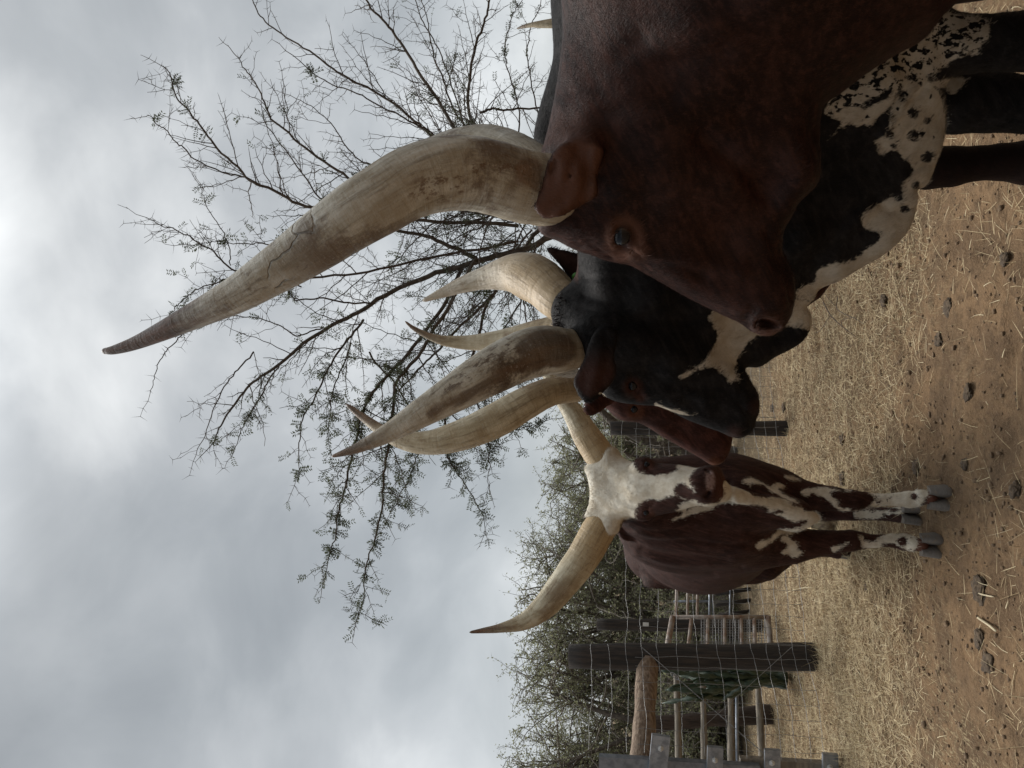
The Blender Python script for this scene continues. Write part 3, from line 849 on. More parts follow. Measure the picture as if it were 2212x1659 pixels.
    for g in ([(1240, 270), (1330, 240), (1450, 210)], [(1290, 190), (1420, 150), (1560, 120)], [(1230, 200), (1300, 150), (1380, 90)], [(1600, 260), (1700, 260), (1760, 290)]):
        sk.groove(g, 26, .007)
    sk.groove([(1213, 315), (1240, 345), (1250, 400), (1236, 445)], 9, -.003); sk.groove([(1196, 360), (1200, 410), (1190, 460)], 8, .003)
    sk.groove([(1268, 330), (1272, 380), (1262, 430)], 9, .004); sk.groove([(1250, 320), (1228, 380), (1210, 450)], 7, .0035); sk.groove([(1280, 330), (1284, 380), (1280, 420)], 7, -.004); sk.groove([(1222, 345), (1208, 400), (1190, 440)], 6, -.003)
    sk.pit([(1229, 377), (1236, 374), (1240, 380), (1234, 384)], .012, 3)
    sk.groove([(1184, 338), (1195, 352), (1188, 372)], 6, .012)
    n = len(sk.V)
    ee = np.hypot((sk.X - 1348) / 1.0, (sk.Y - 514) / 1.15)
    warm = np.clip(1 - np.abs(ee - 33) / 17, 0, 1) * .62
    warm = np.maximum(warm, np.clip(1 - np.hypot(sk.X - 1380, sk.Y - 545) / 26, 0, 1) * .7)
    earm = np.clip(poly_sd(sk.X, sk.Y, np.array(ear, float)) / 8, 0, 1) * (sk.Z < 1.40)
    warm = np.maximum(warm, earm * .6)  # tan ear, also lightened in colour to imitate light from above
    warm = np.maximum(warm, np.clip(1 - np.hypot(sk.X - 1240, sk.Y - 305) / 70, 0, 1) * .45)
    warm = np.maximum(warm, np.clip(1 - np.hypot((sk.X - 1660) / 1.0, sk.Y - 712) / 40, 0, 1) * .8)
    sk.attrs = {'white': np.full(n, -40.), 'warm': warm * (sk.Z < 1.75), 'skin': np.clip(1 - np.abs(np.hypot((sk.X - 1658) / 1.9, (sk.Y - 701)) - 16) / 8, 0, 1) * .5 * (sk.Y > 704) * (sk.X < 1685), 'spot': np.zeros(n)}
    root = empty('brown_cow', (float(sh[0] + back[0] * .5), float(sh[1] + back[1] * .5), 0),
                 'large dark brown cow nearest the camera, in profile, with the longest pale horn', 'cow', 'long-horned cattle')
    cm = coat('brown coat', (0.0155, 0.0059, 0.0038), (0.033, 0.0118, 0.0073), 0.48, 0.0, spec=.13, flow=.5, tip=(0.15, 0.066, 0.040))
    sk.build('body', cm, root)
    sk.hair(330000, .013, .0008, lambda V: np.stack([.7 + .0 * V[:, 0], -.1 + 0 * V[:, 0], -.75 + 0 * V[:, 0]], 1), (sk.face > -.7) & (earm < .05) & (ee > 30), 1, cm, root)
    hm = horn_mat('stained pale horn', stain_amt=.75, stain_lo=.03, stain_hi=.62, root_len=.10, tip_at=.64, cracks=1.0, seed=1.3)
    horn([(1196, 412, 1.44, 76), (1172, 410, 1.415, 78), (1110, 398, 1.38, 79), (1030, 376, 1.34, 80), (950, 378, 1.30, 80), (880, 400, 1.27, 77), (820, 435, 1.25, 75), (750, 478, 1.24, 70), (650, 548, 1.24, 58),
          (580, 594, 1.245, 49), (510, 637, 1.25, 40), (400, 692, 1.27, 28), (305, 736, 1.29, 17.5), (250, 755, 1.30, 11), (221, 759, 1.305, 6)], hm, root, 1,
         stains=[[(1122, 345), (1150, 338), (1172, 350), (1180, 400), (1168, 420), (1140, 408), (1118, 398)]],
         specks=[[(1080, 325), (1110, 330), (1105, 380), (1040, 400), (985, 430), (930, 440), (880, 425), (900, 385), (960, 362), (1030, 345)]])
    horn([(1190, 405, 1.60, 62), (1110, 356, 1.70, 66), (1040, 336, 1.76, 66), (960, 352, 1.80, 62), (880, 392, 1.82, 55), (760, 465, 1.80, 46), (640, 545, 1.76, 36), (520, 628, 1.72, 24), (440, 675, 1.70, 13), (400, 695, 1.69, 5)], hm, root, 2)
    eye(sk, 1342, 511, 23, M_EYE, root, sink=.38)
    for q in (sh, rump):
        for sg in (-1, 1):
            fp = (sh + back * .07 + ec * sg * .15 + ea * (.02 + .03 * sg)) if q is sh else (rump + ec * sg * .14 + back * .12)
            hoof_pair((fp[0] + ea[0] * .03, fp[1] + ea[1] * .03, 0.0), ec, ea, root, .05, .11, .085)
    return root

# ------------------------------------------------------------------ 2: the black and white animal behind it
def cow_black():
    fr = side_frame(1500, 700, 1.92, 12); O, ea, eb, ec = fr
    frh = side_frame(1420, 800, 1.88, 16)
    bd = Body((-0.16, 1.50, -0.01), (2.75, 2.55, 1.64), 0.0075)
    neck = [(1236, 705), (1240, 660), (1246, 600), (1247, 541), (1235, 460), (1195, 390), (1162, 335), (1153, 300), (1157, 270), (1171, 215), (1188, 170), (1206, 120), (1212, 40), (1215, -100), (1215, -300),
            (1990, -300), (2000, -100), (1995, 40), (2003, 130), (2018, 185), (2033, 220), (2038, 260), (2030, 310), (2018, 350), (2006, 385), (1992, 407), (1974, 411), (1979, 422), (1976, 442), (1966, 485), (1946, 515), (1906, 550),
            (1856, 580), (1806, 609), (1767, 626), (1753, 652), (1739, 661), (1749, 674), (1752, 700), (1741, 725), (1728, 740), (1700, 757), (1675, 769), (1637, 792), (1600, 790), (1500, 810), (1400, 820), (1300, 790), (1250, 750)]
    bd.slab(fr, neck, [(1245, 600, .06), (1300, 600, .12), (1300, 720, .10), (1400, 650, .14), (1500, 650, .11), (1600, 700, .065), (1700, 710, .04), (1740, 690, .035), (1650, 620, .08), (1760, 615, .035), (1850, 560, .04), (1950, 480, .045),
                       (2005, 380, .05), (2025, 270, .06), (1900, 400, .07), (1800, 480, .075), (1700, 500, .11), (1550, 450, .18), (1600, 250, .22), (1180, 300, .08), (1300, 350, .16), (1500, 0, .30), (1900, 0, .24), (1850, 200, .16), (1950, 150, .12), (1300, -100, .24)],
            [(1245, 600, .10), (1160, 300, .09), (1210, 50, .14), (1400, 500, .14), (1600, 780, .05), (1730, 720, .03), (1755, 640, .022), (1850, 570, .03), (1960, 490, .035), (2020, 330, .035), (2030, 230, .04), (1700, 450, .10), (1990, 0, .12), (1990, -250, .15)], 0.0, 0.04)
    head = [(1240, 690), (1246, 740), (1262, 790), (1280, 822), (1297, 843), (1318, 857), (1350, 866), (1390, 871), (1418, 873), (1450, 886), (1475, 900), (1525, 920), (1558, 932), (1576, 941), (1596, 943), (1613, 937), (1628, 922), (1632, 904),
            (1638, 890), (1640, 866), (1635, 846), (1624, 828), (1612, 806), (1585, 785), (1530, 740), (1450, 690), (1360, 655), (1290, 655)]
    bd.slab(frh, head, [(1270, 740, .085), (1330, 800, .092), (1360, 720, .10), (1400, 840, .07), (1440, 780, .082), (1500, 860, .06), (1510, 760, .065), (1570, 880, .052), (1600, 840, .05), (1600, 920, .052), (1560, 780, .05)],
            [(1260, 740, .05), (1350, 850, .045), (1470, 890, .045), (1610, 890, .045), (1600, 800, .035), (1450, 700, .08)], 0.0, 0.03)
    ear = [(1300, 712), (1282, 724), (1270, 748), (1258, 780), (1243, 808), (1238, 824), (1244, 840), (1256, 855), (1272, 863), (1286, 857), (1300, 848), (1320, 832), (1331, 812), (1332, 795), (1327, 772), (1332, 750), (1336, 730), (1322, 714)]
    bd.slab(frh, ear, [(1310, 725, .02), (1285, 790, .010), (1270, 850, .008)], [(1310, 725, .02), (1290, 790, .013), (1270, 860, .008)], [(1310, 722, -.115), (1250, 810, -.165), (1325, 800, -.15), (1290, 790, -.17), (1272, 858, -.19)], 0.012, pw=2.0)
    bd.cone(P(1320, 700, 1.86), P(1312, 728, 1.80), .045, .028, 0.03)
    ear2 = [(1177, 534), (1190, 553), (1213, 577), (1246, 616), (1262, 622), (1275, 600), (1262, 556), (1240, 547), (1206, 537)]
    bd.slab(side_frame(1230, 580, 2.06, 40), ear2, [(1190, 545, .007), (1260, 600, .02)], .010, 0.0, 0.012)
    # far cheek, poll
    bd.ell(P(1262, 690, 1.93), (.09, .085, .07), .05); bd.ell(P(1232, 672, 1.93), (.05, .06, .045), .03)
    back = -ea
    sh = P(1600, -60, 1.85); sh = sh - ec * ((sh - O) @ ec); sh[2] = 1.02
    rump = sh + back * 1.12
    bd.cone(sh + np.array([0, 0, .0]), rump + np.array([0, 0, .03]), .35, .32, .14, squash=(ec, .85))
    # near fore leg, far fore leg
    def leg(pts, k=.05):
        Q = [(P(x, y, d), r * d / F) for x, y, d, r in pts]
        bd.chain(Q, k)
        return Q[-1][0], Q[-1][1]
    feet = []
    a, r = leg([(1860, 60, 1.80, 95), (1960, 85, 1.76, 80), (2050, 97, 1.74, 59), (2100, 96, 1.74, 55), (2160, 92, 1.74, 54), (2225, 88, 1.74, 57)])
    f = np.array([a[0], a[1], .09]); bd.cone(a, f + np.array([0, 0, .1]), .045, .034, .03); bd.cone(f + np.array([0, 0, .08]), f, .043, .047, .02); feet.append(f)
    a, r = leg([(1900, 200, 2.02, 70), (2000, 215, 2.0, 66), (2070, 221, 1.99, 61), (2140, 220, 1.99, 59), (2225, 229, 1.98, 53)])
    f = np.array([a[0], a[1], .09]); bd.cone(a, f + np.array([0, 0, .1]), .045, .034, .03); bd.cone(f + np.array([0, 0, .08]), f, .043, .047, .02); feet.append(f)
    for sg in (-1, 1):
        bd.ell(rump + ec * sg * .13 + back * .02, (.24, .14, .34), .10, ax=[-ea, ec, eb])
        fo = (rump + ec * sg * .14 + back * .12)
        off_leg(bd, rump + ec * sg * .14 + np.array([0, 0, -.28]) + back * .05, fo[:2], .12, .05, .07, kneefwd=-back, back=True)
        feet.append(np.array([fo[0], fo[1], .09]))
    sk = bd.mesh()
    # folds of the neck, throat and dewlap
    for g, w_, d in (([(1258, 640), (1330, 655), (1420, 640)], 6, .004), ([(1250, 668), (1320, 672), (1400, 660)], 6, .003), ([(1268, 602), (1350, 600), (1440, 575)], 7, .004), ([(1300, 560), (1380, 570), (1450, 560)], 7, .003),
                     ([(1290, 700), (1380, 690), (1470, 640), (1560, 600)], 14, .005), ([(1400, 690), (1500, 690), (1600, 650)], 14, .004),
                     ([(1760, 560), (1860, 500), (1930, 430)], 14, .006), ([(1800, 470), (1880, 440), (1960, 412)], 12, .007), ([(1700, 590), (1780, 540), (1850, 440)], 16, .005),
                     ([(1895, 265), (1930, 235), (1955, 200)], 7, .012), ([(1905, 290), (1945, 240), (1975, 190)], 8, -.009), ([(1935, 255), (1975, 215), (2000, 190)], 7, .009), ([(1925, 300), (1985, 255), (2012, 215)], 14, -.007),
                     ([(1890, 430), (1920, 455), (1965, 450)], 10, .007), ([(1970, 370), (1990, 360), (2008, 350)], 7, .006), ([(1620, 770), (1660, 740), (1730, 690)], 10, .004)):
        sk.groove(g, w_, d)
    for g in ([(1560, 560), (1660, 520), (1760, 470)], [(1480, 610), (1600, 570), (1700, 520)], [(1640, 470), (1760, 400), (1860, 350)]):
        sk.groove(g, 22, .006)
    ex, ey = 1365, 832
    sk.bump(ex, ey, 20, -.008, 22)
    sk.groove([(1352, 815), (1349, 832), (1356, 848)], 5, -.008); sk.groove([(1374, 820), (1378, 836), (1374, 850)], 4, -.006)
    sk.groove([(1374, 846), (1382, 854), (1388, 862)], 4, .005)
    sk.groove([(1395, 850), (1450, 845), (1520, 860)], 10, -.005); sk.groove([(1400, 800), (1440, 830), (1500, 880)], 14, .004)
    sk.bump(1450, 760, 60, .010, 50)
    sk.groove([(1637, 868), (1618, 850), (1598, 832)], 5, .006)
    sk.groove([(1632, 903), (1612, 890), (1596, 872)], 6, .006)
    sk.pit([(1590, 938), (1602, 932), (1618, 926), (1619, 934), (1606, 941)], .016, 5, dirn=(-.2, -.6, 0))
    sk.groove([(1300, 735), (1290, 790), (1276, 845)], 7, -.003); sk.groove([(1318, 745), (1312, 790), (1300, 835)], 6, .003); sk.groove([(1275, 760), (1262, 805), (1258, 840)], 6, .003)
    near = sk.Z < 2.25
    W1 = [(1528, 688), (1540, 700), (1536, 706), (1549, 716), (1552, 724), (1546, 740), (1535, 760), (1521, 780), (1505, 792), (1491, 801), (1478, 807), (1466, 815), (1468, 819), (1488, 811), (1503, 800), (1520, 795), (1546, 795), (1555, 805), (1571, 815), (1568, 825), (1577, 829), (1584, 822), (1598, 820),
          (1590, 808), (1586, 798), (1590, 788), (1594, 776), (1611, 745), (1620, 735), (1631, 727), (1650, 722), (1681, 706), (1696, 704), (1740, 713), (1756, 712), (1760, 690), (1752, 655), (1720, 648), (1640, 640), (1560, 655)]
    W2 = [(1715, 634), (1740, 618), (1761, 606), (1763, 598), (1766, 584), (1785, 575), (1806, 570), (1830, 568), (1846, 560), (1870, 540), (1896, 521), (1901, 511), (1890, 500), (1870, 497), (1862, 482), (1862, 466), (1872, 456), (1886, 450), (1905, 438), (1926, 424), (1934, 430), (1946, 435), (1950, 418), (1946, 403), (1958, 388), (1972, 372),
          (1966, 352), (1952, 344), (1940, 330), (1926, 325), (1910, 332), (1898, 331), (1894, 318), (1888, 305), (1902, 298), (1916, 285), (1922, 262), (1926, 238), (1935, 215), (1950, 190), (1996, 172), (2020, 190), (2036, 222), (2042, 262), (2036, 310), (2024, 352), (2012, 390), (1999, 412), (1990, 430), (1985, 500), (1920, 570), (1820, 625), (1775, 645), (1740, 650)]
    W3 = [(1787, 303), (1800, 290), (1818, 276), (1832, 268), (1850, 274), (1870, 270), (1882, 272), (1895, 255), (1915, 235), (1928, 224), (1930, 205), (1900, 190), (1850, 205), (1800, 240), (1795, 255), (1818, 262), (1808, 280)]
    W4 = [(1780, 240), (1840, 150), (1920, 100), (2000, 20), (2060, 30), (2126, 40), (2138, 60), (2134, 85), (2118, 100), (2112, 116), (2086, 122), (2060, 126), (2046, 140), (2026, 155), (2006, 168), (1986, 182), (1960, 192), (1926, 206), (1886, 222), (1856, 232), (1830, 232), (1800, 250)]
    W5 = [(2010, 178), (2040, 172), (2080, 168), (2085, 176), (2060, 205), (2050, 200), (2035, 190), (2015, 186)]
    a = sk.area([W1, W2, W3, W4, W5])
    # white flash on the forehead
    W6 = [(1416, 870), (1430, 876), (1450, 884), (1470, 888), (1482, 893), (1500, 899), (1475, 896), (1455, 890), (1435, 886), (1414, 877)]
    a = np.maximum(a, sk.area([W6]) * 2)
    W7 = [(1293, 848), (1302, 850), (1310, 858), (1300, 856)]
    a = np.maximum(a, sk.area([W7]) * 2)
    DSP = [(1924, 292, 9), (1912, 420 - 36, 6), (1972, 245, 12), (1973, 293, 12), (2001, 340, 11), (1978, 401, 8), (1953, 451, 9), (1945, 200, 7), (2004, 262, 8), (1962, 168, 7), (1951, 215, 7), (1930, 315, 6)]
    for X_, Y_, r_ in DSP:
        a = np.minimum(a, np.hypot((sk.X - X_) / 1.1, sk.Y - Y_) - r_)
    W8 = [(1862, 238), (1880, 228), (1900, 222), (1915, 214), (1918, 204), (1890, 212), (1862, 226)]
    a = np.minimum(a, -sk.area([W8]))
    a = np.where(near, a, -40)
    spot = np.clip((310 - sk.Y) / 40, 0, .45) * (sk.X > 1780)
    spot = np.maximum(spot, np.clip((sk.area([W4]) + 6) / 10, 0, 1))
    spot = np.where(sk.area([W2]) > 0, np.minimum(spot, .42), spot)
    warm = np.clip(1 - np.hypot((sk.X - ex - 2), (sk.Y - ey - 6)) / 28, 0, 1) * .55
    warm = np.maximum(warm, np.clip(1 - np.hypot(sk.X - 1383, sk.Y - 858) / 16, 0, 1) * .6)
    earm = np.clip((poly_sd(sk.X, sk.Y, np.array(ear, float))) / 10, 0, 1) * np.clip((sk.Y - 745) / 60, 0, 1) * (sk.Z < 1.85)
    warm = np.maximum(warm, earm * .28)
    warm = np.maximum(warm, np.clip(poly_sd(sk.X, sk.Y, np.array(ear2, float)) / 6, 0, 1) * (sk.X < 1249) * .3)
    warm = np.maximum(warm, np.clip(1 - np.hypot((sk.X - 1632), sk.Y - 880) / 22, 0, 1) * .25)
    warm = np.maximum(warm, np.clip(1 - np.hypot((sk.X - 1585), sk.Y - 935) / 22, 0, 1) * .30)
    warm = np.where(near & (sk.Z > 1.55), warm, 0)
    sk.attrs = {'white': a, 'warm': warm, 'skin': np.zeros(len(sk.V)), 'spot': spot}
    root = empty('black_cow', (float(sh[0] + back[0] * .5), float(sh[1] + back[1] * .5), 0),
                 'black cow with white throat patch and black-speckled white dewlap, behind the brown one', 'cow', 'long-horned cattle')
    cm = coat('black coat', (0.0078, 0.0070, 0.0070), (0.0150, 0.0130, 0.0125), 0.6, 0.0, spec=.09, flow=.5, tip=(0.13, 0.045, 0.028), whitec=(0.55, 0.49, 0.40))
    sk.build('body', cm, root)
    sk.hair(150000, .013, .0009, lambda V: np.stack([.7 + .0 * V[:, 0], -.1 + 0 * V[:, 0], -.75 + 0 * V[:, 0]], 1), (sk.face > -.6) & (sk.Y > -400) & ~((poly_sd(sk.X, sk.Y, np.array(ear, float)) > -2) & (sk.Z < 1.86)) & (np.hypot(sk.X - ex, sk.Y - ey) > 16), 2, cm, root)
    hm = horn_mat('dark stained horn', stain=(0.065, 0.038, 0.022), stain_amt=.92, stain_lo=.0, stain_hi=.72, root_len=.12, tip_at=.76, tip=(0.10, 0.066, 0.045), seed=4.1)
    hm2 = horn_mat('pale weathered horn', pale=(0.68, 0.62, 0.52), root=(0.46, 0.32, 0.17), stain_amt=.4, stain_lo=.05, stain_hi=.45, root_len=.45, tip_at=.93, tip=(0.20, 0.11, 0.07), seed=7.7)
    horn([(1256, 752, 1.86, 40), (1238, 755, 1.84, 44), (1200, 757, 1.81, 52), (1160, 759, 1.78, 55), (1116, 773, 1.75, 54), (1054, 806, 1.71, 50), (979, 851, 1.68, 42), (916, 889, 1.66, 33), (841, 934, 1.65, 22), (779, 965, 1.65, 12.5), (740, 979, 1.65, 7), (717, 986, 1.65, 3)], hm, root, 5,
         stains=[[(1128, 726), (1165, 708), (1215, 716), (1238, 740), (1240, 775), (1215, 790), (1170, 796), (1120, 806), (1085, 822), (1050, 842), (1012, 866), (970, 884), (930, 904), (922, 892), (945, 872), (1000, 844), (1050, 812), (1090, 790), (1122, 776), (1108, 750)]],
         specks=[[(1040, 760), (1110, 722), (1125, 760), (1060, 800), (960, 860), (930, 850), (980, 808)]])
    horn([(1236, 662, 1.98, 44), (1207, 646, 2.00, 47), (1178, 618, 2.04, 50), (1145, 598, 2.08, 51), (1106, 590, 2.12, 41), (1050, 600, 2.16, 26), (1000, 615, 2.18, 18), (950, 635, 2.19, 10), (913, 650, 2.19, 4)], hm2, root, 6)
    eye(sk, ex, ey, 13, M_EYE, root, sink=.40)
    # fringe of dark hair between the horns
    rng = random.Random(3); b = MB()
    for i in range(1500):
        y0 = rng.uniform(640, 712); x0 = rng.uniform(1208, 1250)
        d0 = 1.93 + rng.uniform(-.05, .05)
        p0 = P(x0, y0, d0); ln = rng.uniform(7, 19) * (1 if y0 > 655 else .6)
        p2 = P(x0 - ln, y0 + rng.uniform(-4, 14), d0 - rng.uniform(-.01, .03)); p1 = (p0 + p2) / 2 + np.array([rng.uniform(-.006, .006), -.008, rng.uniform(-.004, .008)])
        b.tube(catmull([p0, p1, p2], 5), [.0013, .0013, .0012, .0009, .0003], 3, False)
    b.build('poll_hair', plain('dark brown hair', (0.022, 0.009, 0.007), .6, .4, 60, 0), root)
    b = MB()
    for i in range(150):                                     # pale skin and hair round the near horn root
        y0 = rng.uniform(798, 813); x0 = rng.uniform(1205, 1246)
        d0 = 1.83
        p0 = P(x0 + 8, y0, d0); p2 = P(x0 - rng.uniform(6, 16), y0 + rng.uniform(-3, 6), d0)
        b.tube(catmull([p0, (p0 + p2) / 2, p2], 4), [.0013, .0012, .0009, .0003], 3, False)
    b.build('horn_fringe', plain('pale hair', (0.55, 0.50, 0.42), .7, .2, 60, 0), root)
    # green ear tag on the far ear
    tp, tn = P(1245, 598, 2.02), np.array([-.45, -.85, .1])
    V, Fq = ball((0, 0, 0), 1, 20, 8)
    V = V * np.array([PX(10, 2.02), PX(10, 2.02), .004])
    q = np.array(Vector(tn).to_track_quat('Z', 'Y').to_matrix()); V = V @ q.T + tp
    mesh_obj('ear_tag', V, Fq, plain('green plastic', (0.10, 0.34, 0.06), .4, .1, 20, 0), root)
    for f in feet:
        hoof_pair((f[0] + ea[0] * .03, f[1] + ea[1] * .03, 0.0), ec, ea, root, .05, .11, .085)
    return root

# ------------------------------------------------------------------ 3: the red-brown animal at the back
def cow_red():
    fr = side_frame(1420, 900, 2.42, 14); O, ea, eb, ec = fr
    bd = Body((-0.35, 2.0, -0.01), (2.6, 2.95, 1.55), 0.010)
    neck = [(1264, 842), (1266, 700), (1270, 600), (1275, 450), (1270, 300), (1270, 100), (1275, -60), (1880, -60), (1890, 100), (1880, 300), (1860, 480), (1830, 560), (1795, 612), (1783, 628), (1772, 642), (1756, 652), (1700, 690), (1600, 750), (1550, 800), (1480, 850), (1380, 870), (1300, 860)]
    bd.slab(fr, neck, [(1270, 650, .06), (1350, 700, .11), (1450, 700, .12), (1550, 700, .07), (1700, 640, .05), (1780, 610, .03), (1500, 400, .18), (1500, 100, .25), (1800, 100, .2)], [(1270, 600, .08), (1500, 500, .12), (1750, 640, .03), (1550, 800, .05), (1880, 200, .1)], 0., .04)
    head = [(1266, 842), (1290, 866), (1310, 880), (1322, 893), (1337, 903), (1355, 907), (1376, 909), (1400, 921), (1425, 938), (1475, 967), (1510, 987), (1530, 1000), (1542, 1003), (1561, 997), (1574, 978), (1582, 948), (1577, 922), (1560, 895), (1520, 850), (1450, 795), (1350, 765), (1280, 785)]
    bd.slab(fr, head, [(1290, 830, .085), (1350, 870, .085), (1420, 880, .07), (1480, 930, .055), (1550, 970, .055), (1480, 850, .06), (1560, 920, .045)], [(1300, 850, .05), (1420, 910, .045), (1550, 970, .045), (1500, 830, .05)], 0., .03)
    ear = [(1262, 870), (1260, 882), (1271, 893), (1292, 890), (1318, 878), (1338, 864), (1345, 846), (1325, 836), (1296, 846)]
    bd.slab(fr, ear, [(1290, 880, .009), (1335, 848, .018)], .012, [(1262, 880, -.16), (1340, 845, -.10)], .012)
    bd.slab(fr, ear, [(1290, 880, .009), (1335, 848, .018)], .012, [(1262, 880, .16), (1340, 845, .10)], .012)
    back = -ea
    sh = P(1600, 160, 2.3); sh = sh - ec * ((sh - O) @ ec); sh[2] = .92
    rump = sh + back * 1.05
    bd.cone(sh, rump + np.array([0, 0, .02]), .315, .30, .12, squash=(ec, .85))
    def leg(pts, k=.05):
        Q = [(P(x, y, d), r * d / F) for x, y, d, r in pts]
        bd.chain(Q, k)
        return Q[-1][0]
    feet = []
    a = leg([(1800, 330, 2.28, 60), (1900, 350, 2.24, 48), (2006, 362, 2.2, 43), (2056, 360, 2.2, 40), (2110, 353, 2.2, 34), (2160, 350, 2.2, 36), (2225, 351, 2.2, 42)])
    f = np.array([a[0], a[1], .09]); bd.cone(a, f + np.array([0, 0, .02]), .05, .036, .03); bd.cone(f + np.array([0, 0, .06]), f, .04, .044, .02); feet.append(f)
    fo = sh + ec * .14 - ea * .2
    off_leg(bd, sh + ec * .13 + np.array([0, 0, -.28]) - ea * .1, fo[:2], .11, .047); feet.append(np.array([fo[0], fo[1], .09]))
    for sg in (-1, 1):
        bd.ell(rump + ec * sg * .12 + back * .02, (.22, .13, .32), .10, ax=[-ea, ec, eb])
        fo = (rump + ec * sg * .13 + back * .12)
        off_leg(bd, rump + ec * sg * .13 + np.array([0, 0, -.26]) + back * .05, fo[:2], .11, .047, .07, kneefwd=-back, back=True)
        feet.append(np.array([fo[0], fo[1], .09]))
    sk = bd.mesh()
    sk.bump(1370, 884, 14, -.008, 14); sk.groove([(1360, 872), (1357, 885), (1363, 897)], 4, -.007); sk.groove([(1380, 876), (1383, 888), (1378, 898)], 4, -.005)
    sk.groove([(1385, 905), (1440, 920), (1500, 950)], 9, .004); sk.groove([(1582, 950), (1560, 935), (1535, 905)], 5, .006)
    sk.pit([(1533, 997), (1545, 1000), (1560, 995), (1568, 985), (1560, 983), (1545, 988)], .016, 5, dirn=(-.2, -.6, 0))
    n = len(sk.V)
    warm = np.clip(1 - np.hypot(sk.X - 1373, sk.Y - 890) / 24, 0, 1) * .45
    warm = np.maximum(warm, np.clip(1 - np.hypot(sk.X - 1545, sk.Y - 1003) / 22, 0, 1) * .5)
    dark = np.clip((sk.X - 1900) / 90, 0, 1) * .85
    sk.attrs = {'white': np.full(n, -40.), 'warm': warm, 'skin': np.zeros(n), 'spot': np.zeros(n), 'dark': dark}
    root = empty('red_cow', (float(sh[0] + back[0] * .5), float(sh[1] + back[1] * .5), 0),
                 'red-brown long-horned cow with lyre-shaped horns, its narrow face showing past the black cow', 'cow', 'long-horned cattle')
    sk.build('body', coat('red coat', (0.029, 0.0104, 0.0074), (0.046, 0.0165, 0.0115), .62, 0.0, flow=.7, tip=(0.20, 0.08, 0.04)), root)
    hm = horn_mat('straw coloured horn', pale=(0.60, 0.52, 0.37), root=(0.36, 0.26, 0.14), stain=(0.20, 0.12, 0.06), stain_amt=.6, stain_lo=.0, stain_hi=.5, root_len=.2, tip_at=.72, tip=(0.10, 0.066, 0.046), seed=2.2)
    horn([(1262, 836, 2.40, 26), (1240, 840, 2.38, 28), (1190, 846, 2.34, 31), (1135, 871, 2.30, 36), (1075, 906, 2.27, 38), (1000, 939, 2.25, 34), (930, 956, 2.25, 27), (870, 951, 2.26, 20), (825, 930, 2.28, 13.5), (785, 902, 2.3, 9), (747, 872, 2.31, 3.5)], hm, root, 8)
    horn([(1215, 712, 2.52, 30), (1190, 714, 2.55, 30), (1130, 724, 2.60, 25), (1070, 736, 2.64, 21), (1016, 740, 2.66, 16.5), (966, 737, 2.66, 12), (929, 727, 2.65, 8), (895, 710, 2.64, 5), (875, 694, 2.63, 2)], hm, root, 9)
    eye(sk, 1370, 884, 10, M_EYE, root, sink=.4)
    for f in feet: hoof_pair((f[0] + ea[0] * .03, f[1] + ea[1] * .03, 0.0), ec, ea, root, .046, .10, .08)
    return root, ea

